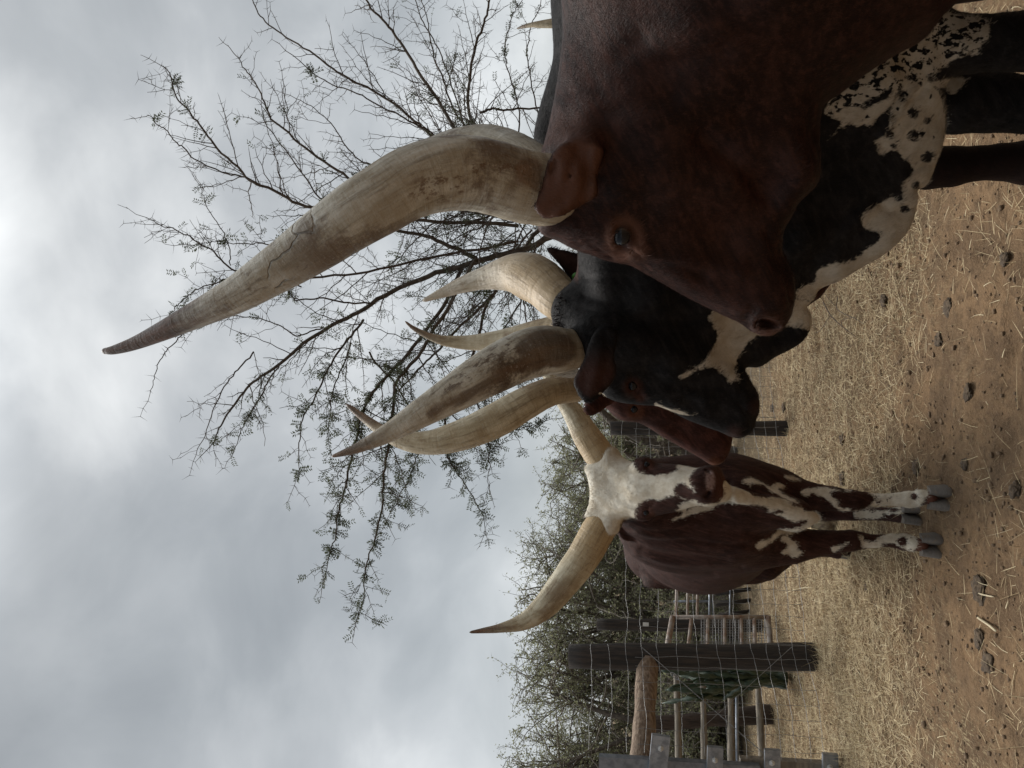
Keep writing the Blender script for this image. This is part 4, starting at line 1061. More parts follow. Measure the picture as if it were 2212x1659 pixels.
# ------------------------------------------------------------------ 4: the pied animal looking at the camera
def cow_pied():
    K = 1.051                     # distance and size of this animal
    P = lambda X, Y, D: globals()['P'](X, Y, np.asarray(D) * K)
    bd = Body((-1.07, 2.46, -0.01), (0.03, 4.90, 1.56), 0.0078)
    cone0, ell0, slab0 = bd.cone, bd.ell, bd.slab
    sc = lambda v: v * K if np.isscalar(v) else [(a, b, c * K) for a, b, c in v]
    chain0 = bd.chain; bd.chain = lambda Q, k=.05: chain0([(p_, r_ * K) for p_, r_ in Q], k)
    bd.cone = lambda a, b, ra, rb, k=.05: cone0(a, b, ra * K, rb * K, k)
    bd.ell = lambda c, r, k=.05, ax=None: ell0(c, np.array(r) * K, k, ax)
    bd.slab = lambda fr, pl, w, R, c0=0., k=.03: slab0(fr, pl, sc(w), sc(R), c0, k)
    ch, rp = P(1500, 1108, 3.05), P(1470, 1190, 4.15)
    ax = rp - ch; ax[2] = 0; ax /= np.linalg.norm(ax); lat = np.array([ax[1], -ax[0], 0]); up = np.array([0, 0, 1.0])
    B = [ax, lat, up]
    bd.ell(P(1518, 1142, 3.60), (.78, .285, .325), .08, B)
    bd.ell(P(1440, 1122, 3.16), (.22, .20, .205), .10, B)                 # withers
    bd.ell(P(1455, 1188, 4.10), (.28, .20, .26), .10, B)                  # rump
    for sg in (-1, 1): bd.ell(P(1420, 1188, 4.0) + lat * sg * .17, (.08, .055, .07), .05, B)     # hip bones
    bd.ell(P(1565, 1160, 3.14), (.20, .125, .30), .07, B)
    bd.ell(P(1565, 1056, 3.10), (.20, .115, .30), .07, B)
    bd.cone(P(1410, 1080, 2.98), P(1560, 1098, 3.05), .155, .19, .07)
    bd.cone(P(1390, 1075, 2.90), P(1440, 1080, 2.98), .10, .14, .05)
    bd.cone(P(1600, 1080, 2.90), P(1715, 1112, 2.90), .085, .062, .05)
    # dewlap
    dl = [(1570, 1064, 2.70, 16), (1610, 1075, 2.76, 15), (1660, 1088, 2.82, 16), (1710, 1102, 2.86, 18), (1742, 1116, 2.88, 17), (1755, 1119, 2.89, 13)]
    Q = [(P(a, b, c), r * c / F) for a, b, c, r in dl]
    bd.chain(Q, .02)
    def leg(pts, k=.03):
        Q = [(P(x, y, d), r * d / F) for x, y, d, r in pts]
        bd.chain(Q, k)
    def foreleg(rows, X_, Y_):
        q = G(X_, Y_); Q = [(P(x, y, d), r * d / F) for x, y, d, r in rows]
        dq = q[1] + .055
        def at(x, y, r): return (P(x, y, dq / K), r * dq / K / F)
        Q += [at(*rows_) for rows_ in foot[X_]] + [(np.array([q[0], q[1] + .03, .088]), .0275 / K), (np.array([q[0], q[1] + .012, .06]), .024 / K)]
        bd.chain(Q, .03); return q
    foot = {2030: [(1890, 1169, 13), (1925, 1168, 13.5), (1950, 1171, 17), (1965, 1174, 16)], 2049: [(1900, 1080, 12.5), (1935, 1079, 13), (1962, 1079, 17), (1980, 1078, 16)]}
    qL = foreleg([(1640, 1172, 3.10, 52), (1710, 1177, 3.09, 38), (1781, 1173, 3.09, 25), (1838, 1168, 3.09, 21.5), (1856, 1168, 3.10, 18)], 2030, 1180)
    qR = foreleg([(1640, 1062, 3.06, 48), (1740, 1074, 3.03, 33), (1800, 1078, 3.01, 25), (1842, 1082, 3.01, 22), (1868, 1081, 3.02, 17)], 2049, 1077)
    # hind legs
    leg([(1560, 1150, 4.0, 62), (1640, 1125, 3.75, 44), (1740, 1108, 3.5, 22), (1770, 1106, 3.46, 17), (1846, 1110, 3.38, 13), (1905, 1110, 3.34, 13), (1940, 1112, 3.31, 15), (1970, 1114, 3.27, 14)], .04)
    leg([(1560, 1225, 4.15, 58), (1650, 1215, 4.05, 38), (1720, 1192, 4.15, 16), (1780, 1190, 4.1, 11), (1808, 1190, 4.08, 15), (1826, 1190, 4.06, 14)], .04)
    # head: outline of the face in its own sloping plane
    a0, a1 = P(1300, 1055, 2.86), P(1545, 1050, 2.64)
    eb = a0 - a1; eb /= np.linalg.norm(eb); ea = np.array([1.0, 0, 0]); ec = np.array([0, eb[2], -eb[1]])
    fr = ((a0 + a1) / 2, ea, eb, ec)
    face = [(1290, 1126), (1325, 1156), (1338, 1140), (1345, 1120), (1375, 1116), (1410, 1114), (1450, 1108), (1490, 1096), (1510, 1090), (1525, 1091), (1545, 1088), (1556, 1080), (1562, 1060), (1562, 1037), (1553, 1010), (1545, 1006), (1520, 1013), (1500, 1012), (1462, 1004), (1415, 1000), (1395, 995), (1367, 999), (1355, 996), (1340, 989), (1324, 966),
            (1290, 985), (1270, 1006), (1278, 1030), (1283, 1055), (1279, 1085), (1266, 1117)]
    bd.slab(fr, face, [(1310, 1060, .085), (1320, 985, .05), (1310, 1135, .05), (1395, 1055, .095), (1395, 1005, .075), (1395, 1110, .075), (1470, 1050, .078), (1540, 1050, .062), (1550, 1015, .045), (1545, 1082, .045)],
            [(1310, 1060, .06), (1320, 975, .035), (1310, 1145, .035), (1395, 1000, .05), (1395, 1110, .05), (1480, 1010, .045), (1480, 1100, .045), (1550, 1050, .045)], 0.0, .02)
    bd.cone(P(1400, 1056, 2.73), P(1510, 1050, 2.61), .045, .048, .05)
    bd.ell(P(1532, 1050, 2.615), (.060, .045, .045), .03)
    bd.ell(P(1560, 1062, 2.66), (.036, .04, .030), .02)
    for yy, dd in ((1005, 2.74), (1108, 2.74)): bd.ell(P(1390, yy, dd), (.030, .035, .034), .03)
    # ears lying back behind the horns
    for pl in ([(1338, 1124), (1332, 1146), (1346, 1166), (1372, 1168), (1384, 1150), (1372, 1128), (1352, 1116)],):
        fe = (P(1355, np.mean([q[1] for q in pl]), 2.99), ea, np.array([0, 0, 1.0]), np.array([0, 1.0, 0]))
        bd.slab(fe, pl, .010, .012, 0.0, .012)
    sk = bd.mesh()
    fc = sk.Z < 3.0
    # skin folds of neck and shoulder
    for g, w_, d in (([(1352, 1130), (1400, 1128), (1470, 1119), (1520, 1122)], 4, .004), ([(1345, 1143), (1430, 1150), (1500, 1138)], 5, .0045), ([(1352, 1160), (1420, 1171), (1490, 1168), (1560, 1178), (1610, 1176)], 5, .0055),
                     ([(1385, 1186), (1440, 1200), (1500, 1202), (1570, 1210)], 7, .006), ([(1370, 1195), (1420, 1212), (1480, 1219), (1530, 1218)], 6, -.004), ([(1385, 1208), (1430, 1228), (1500, 1241), (1570, 1236), (1600, 1228)], 8, .008),
                     ([(1400, 1178), (1450, 1184), (1500, 1182)], 6, -.003), ([(1425, 1246), (1480, 1252), (1540, 1244)], 8, .005), ([(1372, 1150), (1420, 1160), (1470, 1157)], 5, -.003), ([(1540, 1150), (1600, 1150), (1650, 1160)], 9, .005),
                     ([(1600, 1186), (1650, 1196), (1690, 1196)], 9, -.004), ([(1330, 1160), (1352, 1190), (1380, 1225)], 7, .005)):
        sk.groove(g, w_, d)
    sk.push(.006 * (hash_noise(sk.V * np.array([1, 1, .35]), 11, 4) - .5) * (sk.Z > 3.0))
    for g, w_, d in (([(1575, 1040), (1580, 1060), (1578, 1085)], 4, .010), ([(1584, 1062), (1590, 1085), (1570, 1092)], 5, -.006), ([(1690, 1085), (1715, 1095), (1745, 1098)], 4, .008), ([(1680, 1140), (1715, 1135), (1750, 1125)], 5, .006)):
        sk.groove(g, w_, d)
    fh = (sk.Z < 2.98) & (sk.X < 1400)
    sk.push(.0035 * (hash_noise(sk.V * np.array([1, 1, .45]), 75, 6) - .5) * fh)
    # face relief
    for ey, sgn in ((1107, 1), (1003, -1)):
        sk.bump(1397, ey, 8, -.006, 8); sk.groove([(1389, ey - 7), (1387, ey), (1390, ey + 7)], 3, -.005); sk.groove([(1404, ey - 8), (1406, ey), (1403, ey + 7)], 3, -.004)
        sk.groove([(1400, ey - 10 * sgn), (1410, ey - 18 * sgn)], 4, .004)
    sk.groove([(1330, 1058), (1400, 1054), (1480, 1050)], 12, .003)
    sk.groove([(1440, 1025), (1480, 1022), (1505, 1018)], 7, .004); sk.groove([(1440, 1080), (1480, 1080), (1505, 1082)], 7, .004)
    sk.pit([(1518, 1016), (1526, 1020), (1533, 1028), (1537, 1026), (1533, 1017), (1526, 1012)], .026, 4, dirn=(0, -.9, 0))
    sk.pit([(1519, 1073), (1526, 1068), (1533, 1058), (1538, 1060), (1535, 1070), (1527, 1077)], .026, 4, dirn=(0, -.9, 0))
    sk.groove([(1552, 1012), (1558, 1035), (1560, 1060), (1552, 1082)], 3, .006)
    def H(l): return [(1175 + x / 4, 829.5 + y / 4) for x, y in l]
    def L(l): return [(1659 + x / 4, 968 + y / 4) for x, y in l]
    headw = [(1240, 1100), (1330, 1175), (1348, 1122), (1460, 1122), (1520, 1105), (1580, 1095), (1580, 1000), (1480, 995), (1400, 985), (1345, 975), (1325, 950), (1255, 1000), (1265, 1050)]
    br = [H([(770, 690), (800, 740), (860, 775), (950, 790), (1050, 780), (1110, 760), (1160, 738), (1140, 722), (1150, 690), (1050, 640), (900, 600), (780, 640)]),
          H([(783, 1105), (800, 1060), (850, 1018), (920, 995), (1000, 1003), (1060, 972), (1130, 963), (1190, 988), (1237, 1008), (1190, 1030), (1150, 1050), (1165, 1075), (1138, 1090), (1200, 1112), (1130, 1157), (1000, 1200), (800, 1190)]),
          H([(1113, 920), (1150, 868), (1200, 853), (1235, 880), (1262, 905), (1290, 915), (1262, 860), (1250, 820), (1290, 760), (1330, 715), (1420, 690), (1550, 690), (1580, 860), (1560, 950), (1520, 1010), (1490, 1060), (1400, 1070), (1330, 1035), (1310, 1000), (1240, 1000), (1180, 980), (1130, 960)])]
    hs = np.minimum(sk.area([headw]), -sk.area(br))
    hs = np.where(sk.Z < np.where(sk.X > 1480, 2.80, 2.98), hs, -40)
    notch = sk.X > 1563
    hs = np.where(notch & (sk.Z < 2.80) & (sk.Y > 1040), 10, hs)
    body = [H([(1560, 870), (1600, 890), (1640, 915), (1780, 965), (1950, 985), (2100, 998), (2150, 1045), (2230, 1075), (2230, 1165), (2140, 1190), (2070, 1150), (1990, 1122), (2085, 1108), (1950, 1068), (1800, 1045), (1640, 1038), (1500, 1045), (1450, 1080), (1300, 1120), (1130, 1155), (1220, 1110), (1300, 1050), (1490, 1025), (1550, 1000)]),
            L([(0, 430), (80, 430), (150, 460), (200, 510), (240, 530), (330, 545), (400, 545), (450, 580), (458, 630), (420, 680), (300, 710), (200, 730), (120, 740), (60, 790), (0, 830), (-80, 880), (-110, 840), (-60, 800), (0, 785), (60, 730), (100, 700), (200, 695), (280, 680), (345, 620), (280, 620), (200, 635), (130, 590), (60, 570), (150, 555), (100, 530), (0, 545)]),
            H([(1710, 850), (1760, 808), (1860, 838), (1950, 888), (2000, 858), (2070, 868), (2082, 900), (2020, 905), (2060, 950), (2150, 990), (2200, 1030), (2120, 1012), (2030, 962), (1960, 932), (1920, 882), (1800, 860), (1780, 892), (1750, 860)]),
            L([(280, 370), (330, 353), (420, 343), (520, 343), (620, 363), (700, 358), (720, 374), (620, 366), (540, 377), (550, 420), (590, 450), (600, 490), (640, 520), (700, 513), (717, 540), (640, 548), (580, 512), (520, 452), (430, 412), (380, 387), (350, 412), (300, 405)]),
            L([(865, 385), (1050, 385), (1200, 355), (1378, 350), (1370, 440), (1330, 480), (1300, 530), (1150, 530), (1000, 505), (870, 512), (828, 535), (880, 490), (928, 440)]),
            L([(140, 232), (230, 250), (290, 275), (200, 278), (150, 255)]),
            L([(100, 790), (150, 758), (210, 800), (250, 830), (255, 880), (297, 890), (240, 947), (180, 930), (108, 902), (150, 870), (160, 830)]),
            L([(545, 853), (600, 848), (692, 812), (640, 857), (590, 892), (545, 898)]),
            L([(780, 758), (830, 770), (820, 800), (930, 800), (940, 780), (1050, 735), (1100, 740), (1262, 740), (1287, 840), (1230, 900), (1150, 855), (1080, 822), (980, 832), (975, 865), (850, 862), (813, 858), (800, 810)]),
            L([(1180, 560), (1130, 570), (1040, 560), (1000, 590), (900, 610), (760, 600), (750, 545), (860, 540), (1000, 540), (1060, 545), (1040, 575), (1120, 540), (1190, 540)]),
            L([(140, 755), (200, 745), (230, 730), (160, 735)])]
    bs = sk.area(body)
    for X_, Y_, r_ in ((1975, 1073, 7.5), (1898, 1084, 5), (1892, 1073, 3.5), (1949, 1169, 10), (1921, 1075, 2.5), (1996, 1077, 3)):
        bs = np.minimum(bs, np.hypot(sk.X - X_, sk.Y - Y_) - r_)
    a = np.maximum(hs, np.where((sk.Z < 3.6) & (sk.X > 1455), bs, -40))
    skin_ = np.clip(sk.area([H([(1385, 760), (1420, 740), (1470, 750), (1490, 830), (1480, 890), (1450, 930), (1400, 920), (1385, 850)])]) / 5, 0, 1) * fc
    warm = np.zeros(len(sk.V))
    for ey in (1107, 1003): warm = np.maximum(warm, np.clip(1 - np.hypot(sk.X - 1402, sk.Y - ey) / 15, 0, 1) * .4 * fc)
    warm = np.maximum(warm, np.clip((sk.X - 1530) / 30, 0, 1) * .35 * (sk.Z < 2.78) * (hs < 0))
    past = ((sk.X > 1978) & (sk.Y > 1130)) | ((sk.X > 2002) & (sk.Y < 1105))
    warm = np.maximum(warm, past * .55 * (sk.Z < 3.3))
    sk.attrs = {'white': a * 1.0, 'warm': warm, 'skin': skin_, 'spot': np.clip((sk.X - 1860) / 30, 0, .3)}
    root = empty('pied_cow', (float(P(1600, 1130, 3.5)[0]), 3.5, 0),
                 'brown and white cow facing the camera, white forehead and widely spread curved horns', 'cow', 'long-horned cattle')
    cm = coat('pied coat', (0.0275, 0.0114, 0.0082), (0.043, 0.0185, 0.0136), .62, 0.0, flow=1.3, whitec=(0.70, 0.65, 0.55), tip=(0.17, 0.07, 0.045))
    sk.build('body', cm, root)
    fc0 = P(1330, 1056, 2.82)
    def flow4(V):
        f = np.tile(np.array([-.1, .15, -1.0]), (len(V), 1)); r_ = V - fc0; near_ = (np.linalg.norm(r_, axis=1) < .24)[:, None]
        return np.where(near_, r_ / (np.linalg.norm(r_, axis=1)[:, None] + .01), f)
    sk.hair(130000, .016, .0012, flow4, (sk.face > -.4) & (np.hypot(sk.X - 1396, sk.Y - 1107) > 10) & (np.hypot(sk.X - 1397, sk.Y - 1003) > 10) & (skin_ < .1), 4, cm, root)
    hm = horn_mat('ringed tan horn', pale=(0.58, 0.52, 0.38), root=(0.40, 0.27, 0.13), stain=(0.15, 0.09, 0.05), stain_amt=.45, stain_lo=.3, stain_hi=.9, root_len=.24, tip_at=.72, tip=(0.08, 0.042, 0.026), seed=5.2)
    horn([(a, b, c * K, d) for a, b, c, d in [(1312, 1120, 2.86, 33), (1297, 1137, 2.855, 35), (1265, 1194, 2.84, 36), (1225, 1251, 2.82, 32.5), (1180, 1306, 2.79, 27), (1135, 1341, 2.77, 19), (1085, 1356, 2.75, 10.5), (1045, 1362, 2.74, 6), (1014, 1366, 2.73, 2.5)]], hm, root, 11)
    horn([(a, b, c * K, d) for a, b, c, d in [(1312, 1005, 2.86, 33), (1297, 986, 2.86, 33), (1266, 940, 2.87, 30), (1242, 898, 2.87, 24), (1218, 862, 2.87, 19), (1190, 815, 2.86, 15), (1155, 775, 2.85, 12), (1110, 755, 2.85, 7), (1085, 755, 2.85, 3)]], hm, root, 12)
    eye(sk, 1396, 1107, 7.5, M_EYE, root, sink=.35); eye(sk, 1397, 1003, 7.5, M_EYE, root, sink=.35)
    for q, s_ in ((qL, 1.0), (qR, 1.03)):
        hoof_pair((q[0], q[1] + .012, 0.0), (1, 0, 0), (0, -1, 0), root, .049 * s_, .095 * s_, .068 * s_, .0505 * s_, .07)
    q = G(1993, 1114); hoof_pair((q[0], q[1] + .03, 0), (1, 0, 0), (0, -1, 0), root, .042, .095, .07, .046)
    q = P(1835, 1190, 4.06); hoof_pair((q[0], q[1], 0), (1, 0, 0), (0, -1, 0), root, .044, .09, .065, .050)
    # tail with a pale brush hanging behind the legs
    b = MB(); b.tube(catmull([P(1400, 1195, 4.36), P(1500, 1180, 4.42), P(1640, 1150, 4.40), P(1760, 1131, 4.35)], 20), np.linspace(.03, .014, 20), 8)
    tail = b.build('tail', plain('brown tail hair', (0.06, 0.027, 0.02), .6, .3, 40, .2), root)
    rng = random.Random(5); b = MB()
    for i in range(260):
        s0 = rng.gauss(0, 1); x1 = rng.uniform(1830, 1925)
        b.tube(catmull([P(1752, 1130 + s0 * 3, 4.35), P(1790, 1131 + s0 * 7, 4.33 + rng.uniform(-.03, .03)), P((x1 + 1790) / 2, 1130 + s0 * 8 + rng.uniform(-3, 3), 4.32), P(x1, 1135 + s0 * 5, 4.30)], 10), [.0028, .003, .003, .003, .0028, .0026, .0024, .002, .0014, .0006], 3, False)
    b.build('tail_brush', plain('straw hair', (0.42, 0.34, 0.22), .6, .75, 25, 0, col2=(0.10, 0.06, 0.04)), root)
    return root

def children_all(o):
    return [c for c in bpy.data.objects if c.parent == o]
def copy_tree(o, parent=None):
    c = o.copy(); COL.objects.link(c)
    if parent is not None: c.parent = parent
    for ch in children_all(o): copy_tree(ch, c)
    return c

def cattle():
    cow_front(); cow_black()
    red, ea = cow_red()
    cow_pied()
    # a fifth animal: only the tip of its horn shows over the brown back
    c = copy_tree(red)
    tip = P(875, 694, 2.63); s_ = 0.86; rz = math.radians(100)
    rel = (tip - np.array(red.location)) * s_
    rel = np.array([rel[0] * math.cos(rz) - rel[1] * math.sin(rz), rel[0] * math.sin(rz) + rel[1] * math.cos(rz), rel[2]])
    d = ray(1116, 62); D = (rel[2] - CAM_H) / d[2] * d[1]
    want = P(1116, 62, D)
    c.scale = (s_, s_, s_); c.rotation_euler = (0, 0, rz)
    c.location = (want[0] - rel[0], want[1] - rel[1], 0.0)
    c['label'] = 'cow hidden behind the large brown back, only the pale tip of its horn showing'
cattle()
# ================================================================== ground
def gh(x, y):
    """height of the trampled earth"""
    x = np.asarray(x, float); y = np.asarray(y, float)
    p = np.stack([x.ravel(), y.ravel(), np.zeros(x.size)], 1)
    h = (hash_noise(p, 0.7, 1) - .5) * .05 + (hash_noise(p, 2.3, 2) - .5) * .035 + (hash_noise(p, 7, 3) - .5) * .026 + (hash_noise(p, 19, 4) - .5) * .020 + (hash_noise(p, 41, 5) - .5) * .012
    # hoof-prints: little dents
    q = hash_noise(p, 5.2, 9); h = h - .02 * np.clip((q - .72) / .2, 0, 1)
    r = np.hypot(p[:, 0], p[:, 1] - 3)
    return (h - .006).reshape(x.shape)
def earth_mat():
    mt, nt, b = material('trampled earth')
    oc = objco(nt)
    n0 = nt.noise(oc, 0.8, 4, .55); n1 = nt.noise(oc, 5, 5, .6); n2 = nt.noise(oc, 26, 5, .65); n3 = nt.noise(oc, 120, 4, .7)
    soil = nt.mix(nt.smooth(n1, .35, .66), (0.240, 0.152, 0.084), (0.150, 0.096, 0.056))
    soil = nt.mix(nt.math('MULTIPLY', nt.smooth(n2, .45, .68), .7), soil, (0.105, 0.068, 0.041))
    soil = nt.mix(nt.math('MULTIPLY', nt.smooth(n3, .52, .72), .55), soil, (0.30, 0.215, 0.130))
    # litter of broken straw trodden into the soil
    sep = nt.n('ShaderNodeSeparateXYZ', ins={0: oc})
    band = nt.math('MULTIPLY', nt.smooth(sep.outputs[1], 3.2, 4.4), nt.math('SUBTRACT', 1.0, nt.smooth(sep.outputs[1], 6.5, 9.0)))
    f1 = nt.noise(nt.mapping(oc, (1, .12, 1), rot=(0, 0, .6)), 130, 3, .6); f2 = nt.noise(nt.mapping(oc, (.12, 1, 1), rot=(0, 0, .3)), 130, 3, .6); f3 = nt.noise(nt.mapping(oc, (1, .12, 1), rot=(0, 0, -.9)), 110, 3, .6)
    fib = nt.math('MAXIMUM', nt.smooth(f1, .56, .64), nt.math('MAXIMUM', nt.smooth(f2, .57, .65), nt.smooth(f3, .57, .65)))
    amt = nt.math('ADD', nt.math('MULTIPLY', band, .8), nt.smooth(n0, .46, .66), clamp=True)
    litter = nt.math('MULTIPLY', nt.math('MULTIPLY', fib, amt), .75)
    soil = nt.mix(litter, soil, nt.mix(n2, (0.54, 0.43, 0.26), (0.36, 0.27, 0.155)))
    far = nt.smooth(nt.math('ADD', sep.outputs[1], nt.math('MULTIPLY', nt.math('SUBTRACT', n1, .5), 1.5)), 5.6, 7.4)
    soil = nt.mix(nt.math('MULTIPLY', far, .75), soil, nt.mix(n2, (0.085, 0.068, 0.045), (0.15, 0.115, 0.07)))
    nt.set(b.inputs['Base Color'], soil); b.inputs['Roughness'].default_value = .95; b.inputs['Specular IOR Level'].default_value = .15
    h = nt.math('ADD', nt.math('MULTIPLY', n2, 1.0), nt.math('ADD', nt.math('MULTIPLY', n3, .5), nt.math('MULTIPLY', litter, .3)))
    nt.set(b.inputs['Normal'], nt.bump(h, 1.0, .02))
    return mt
def ground():
    def axis(a, b, st, lo, hi):
        mid = np.arange(a, b, st); out = []; d = st; v = a
        while v > lo: d *= 1.22; v -= d; out.append(v)
        out2 = []; d = st; v = mid[-1]
        while v < hi: d *= 1.22; v += d; out2.append(v)
        return np.concatenate([out[::-1], mid, out2])
    xs = axis(-3.2, 1.3, .016, -160, 160); ys = axis(1.6, 6.2, .016, -60, 260)
    X, Y = np.meshgrid(xs, ys, indexing='ij')
    Z = gh(X, Y)
    V = np.stack([X, Y, Z], -1).reshape(-1, 3)
    ny = len(ys); i = np.arange(len(xs) - 1)[:, None] * ny; j = np.arange(ny - 1)[None]
    Fq = np.stack([i + j, i + ny + j, i + ny + j + 1, i + j + 1], -1).reshape(-1, 4)
    mesh_obj('ground', V, Fq, earth_mat())['kind'] = 'structure'
ground()

# ------------------------------------------------------------------ dry straw, crumbs, dung
def strips(rng, n, xy, ln, wd, rise, curl, name, mat, label_kind, vec=None):
    """n thin bent blades lying or standing on the ground"""
    x, y = xy
    z = gh(x, y)
    az = rng.uniform(0, 2 * np.pi, n); L = ln; el = rise
    d = np.stack([np.cos(az) * np.cos(el), np.sin(az) * np.cos(el), np.sin(el)], 1)
    side = np.stack([-np.sin(az), np.cos(az), rng.uniform(-.5, .5, n)], 1); side /= np.linalg.norm(side, axis=1)[:, None]
    cv = rng.normal(0, 1, (n, 3)) * curl[:, None] * L[:, None]; cv[:, 2] = -np.abs(cv[:, 2]) * .6
    base = np.stack([x, y, z + .003], 1)
    t = np.array([0, .33, .67, 1.0]); w = np.array([1, .95, .75, .15])
    pts = base[:, None] + d[:, None] * (L[:, None] * t[None])[..., None] + cv[:, None] * (t**2)[None, :, None]
    g = gh(pts[..., 0], pts[..., 1]) + .002
    pts[..., 2] = np.maximum(pts[..., 2], g)
    s = side[:, None] * (wd[:, None] * w[None])[..., None] * .5
    up = np.zeros_like(s); up[..., 2] = wd[:, None] * w[None] * .25
    V = np.stack([pts - s, pts + s + up], 2).reshape(-1, 3)           # n,4,2
    b = np.arange(n)[:, None] * 8; k = np.arange(3)[None] * 2
    Fq = np.stack([b + k, b + k + 1, b + k + 3, b + k + 2], -1).reshape(-1, 4)
    tone = np.repeat(rng.uniform(0, 1, n), 8)
    o = mesh_obj(name, V, Fq, mat, None, True, {'tone': tone})
    o['kind'] = 'stuff'
    return o
def straw_mat():
    mt, nt, b = material('dry straw')
    t = nt.attr('tone').outputs['Fac']
    c = nt.ramp(t, [(0, (0.20, 0.135, 0.070)), (.35, (0.40, 0.30, 0.165)), (.8, (0.54, 0.43, 0.255)), (1, (0.68, 0.58, 0.38))])
    nt.set(b.inputs['Base Color'], c); b.inputs['Roughness'].default_value = .7; b.inputs['Specular IOR Level'].default_value = .3
    return mt
def scatter():
    rng = np.random.default_rng(11)
    def density(x, y):  # thick straw behind the cattle, thinning towards the lens and the pens
        p = np.stack([x, y, np.zeros_like(x)], 1)
        patch = hash_noise(p, .9, 21) * .6 + hash_noise(p, 2.6, 22) * .4
        band = np.clip((y - 3.25) / .7, 0, 1) * np.clip((7.5 - y) / 2.2, .12, 1)
        left = np.clip((-.2 - x) / 1.0, 0, 1)
        return np.clip(band * (.34 + .5 * left) + np.clip((patch - .50) * 1.6, 0, .6) * (.25 + .75 * band) + .02, 0, 1)
    n = 420000
    y = 1.75 + 6.6 * rng.uniform(0, 1, n)**1.15; x = rng.uniform(-.60, .52, n) * y
    keep = rng.uniform(0, 1, n) < density(x, y) * .8 * np.where(y < 3.2, .34, 1)
    x, y = x[keep], y[keep]; n = len(x)
    m = straw_mat()
    strips(rng, n, (x, y), rng.uniform(.02, .095, n) * np.where(rng.uniform(0, 1, n) < .04, 2.0, 1), rng.uniform(.0009, .0022, n), np.where(rng.uniform(0, 1, n) < .25, rng.uniform(.3, 1.2, n), rng.uniform(-.02, .22, n)), np.abs(rng.normal(0, .18, n)), 'dry_grass', m, None)
    # soil crumbs and small stones
    k = 4200
    y = 1.8 + 4.2 * rng.uniform(0, 1, k)**1.1; x = rng.uniform(-.56, .46, k) * y
    z = gh(x, y); r = .003 + .008 * rng.uniform(0, 1, k)**6 + .003 * rng.uniform(0, 1, k)
    ico = np.array([[0, 0, 1], [.89, 0, .45], [.28, .85, .45], [-.72, .53, .45], [-.72, -.53, .45], [.28, -.85, .45], [.72, .53, -.45], [-.28, .85, -.45], [-.89, 0, -.45], [-.28, -.85, -.45], [.72, -.53, -.45], [0, 0, -1]])
    ft = np.array([[0, 1, 2], [0, 2, 3], [0, 3, 4], [0, 4, 5], [0, 5, 1], [1, 6, 2], [2, 7, 3], [3, 8, 4], [4, 9, 5], [5, 10, 1], [2, 6, 7], [3, 7, 8], [4, 8, 9], [5, 9, 10], [1, 10, 6], [11, 7, 6], [11, 8, 7], [11, 9, 8], [11, 10, 9], [11, 6, 10]])
    V = ico[None] * r[:, None, None] * rng.uniform(.6, 1.35, (k, 12, 1)) * rng.uniform(.6, 1.3, (k, 1, 3)) * np.array([1, 1, .75])
    V = V + np.stack([x, y, z + r * .25], 1)[:, None]
    Fq = (ft[None] + np.arange(k)[:, None, None] * 12).reshape(-1, 3)
    o = mesh_obj('soil_crumbs', V.reshape(-1, 3), Fq, plain('crumbs', (0.20, 0.132, 0.076), .95, .45, 60, .6, col2=(0.13, 0.086, 0.052)), None, True)
    o['kind'] = 'stuff'
scatter()

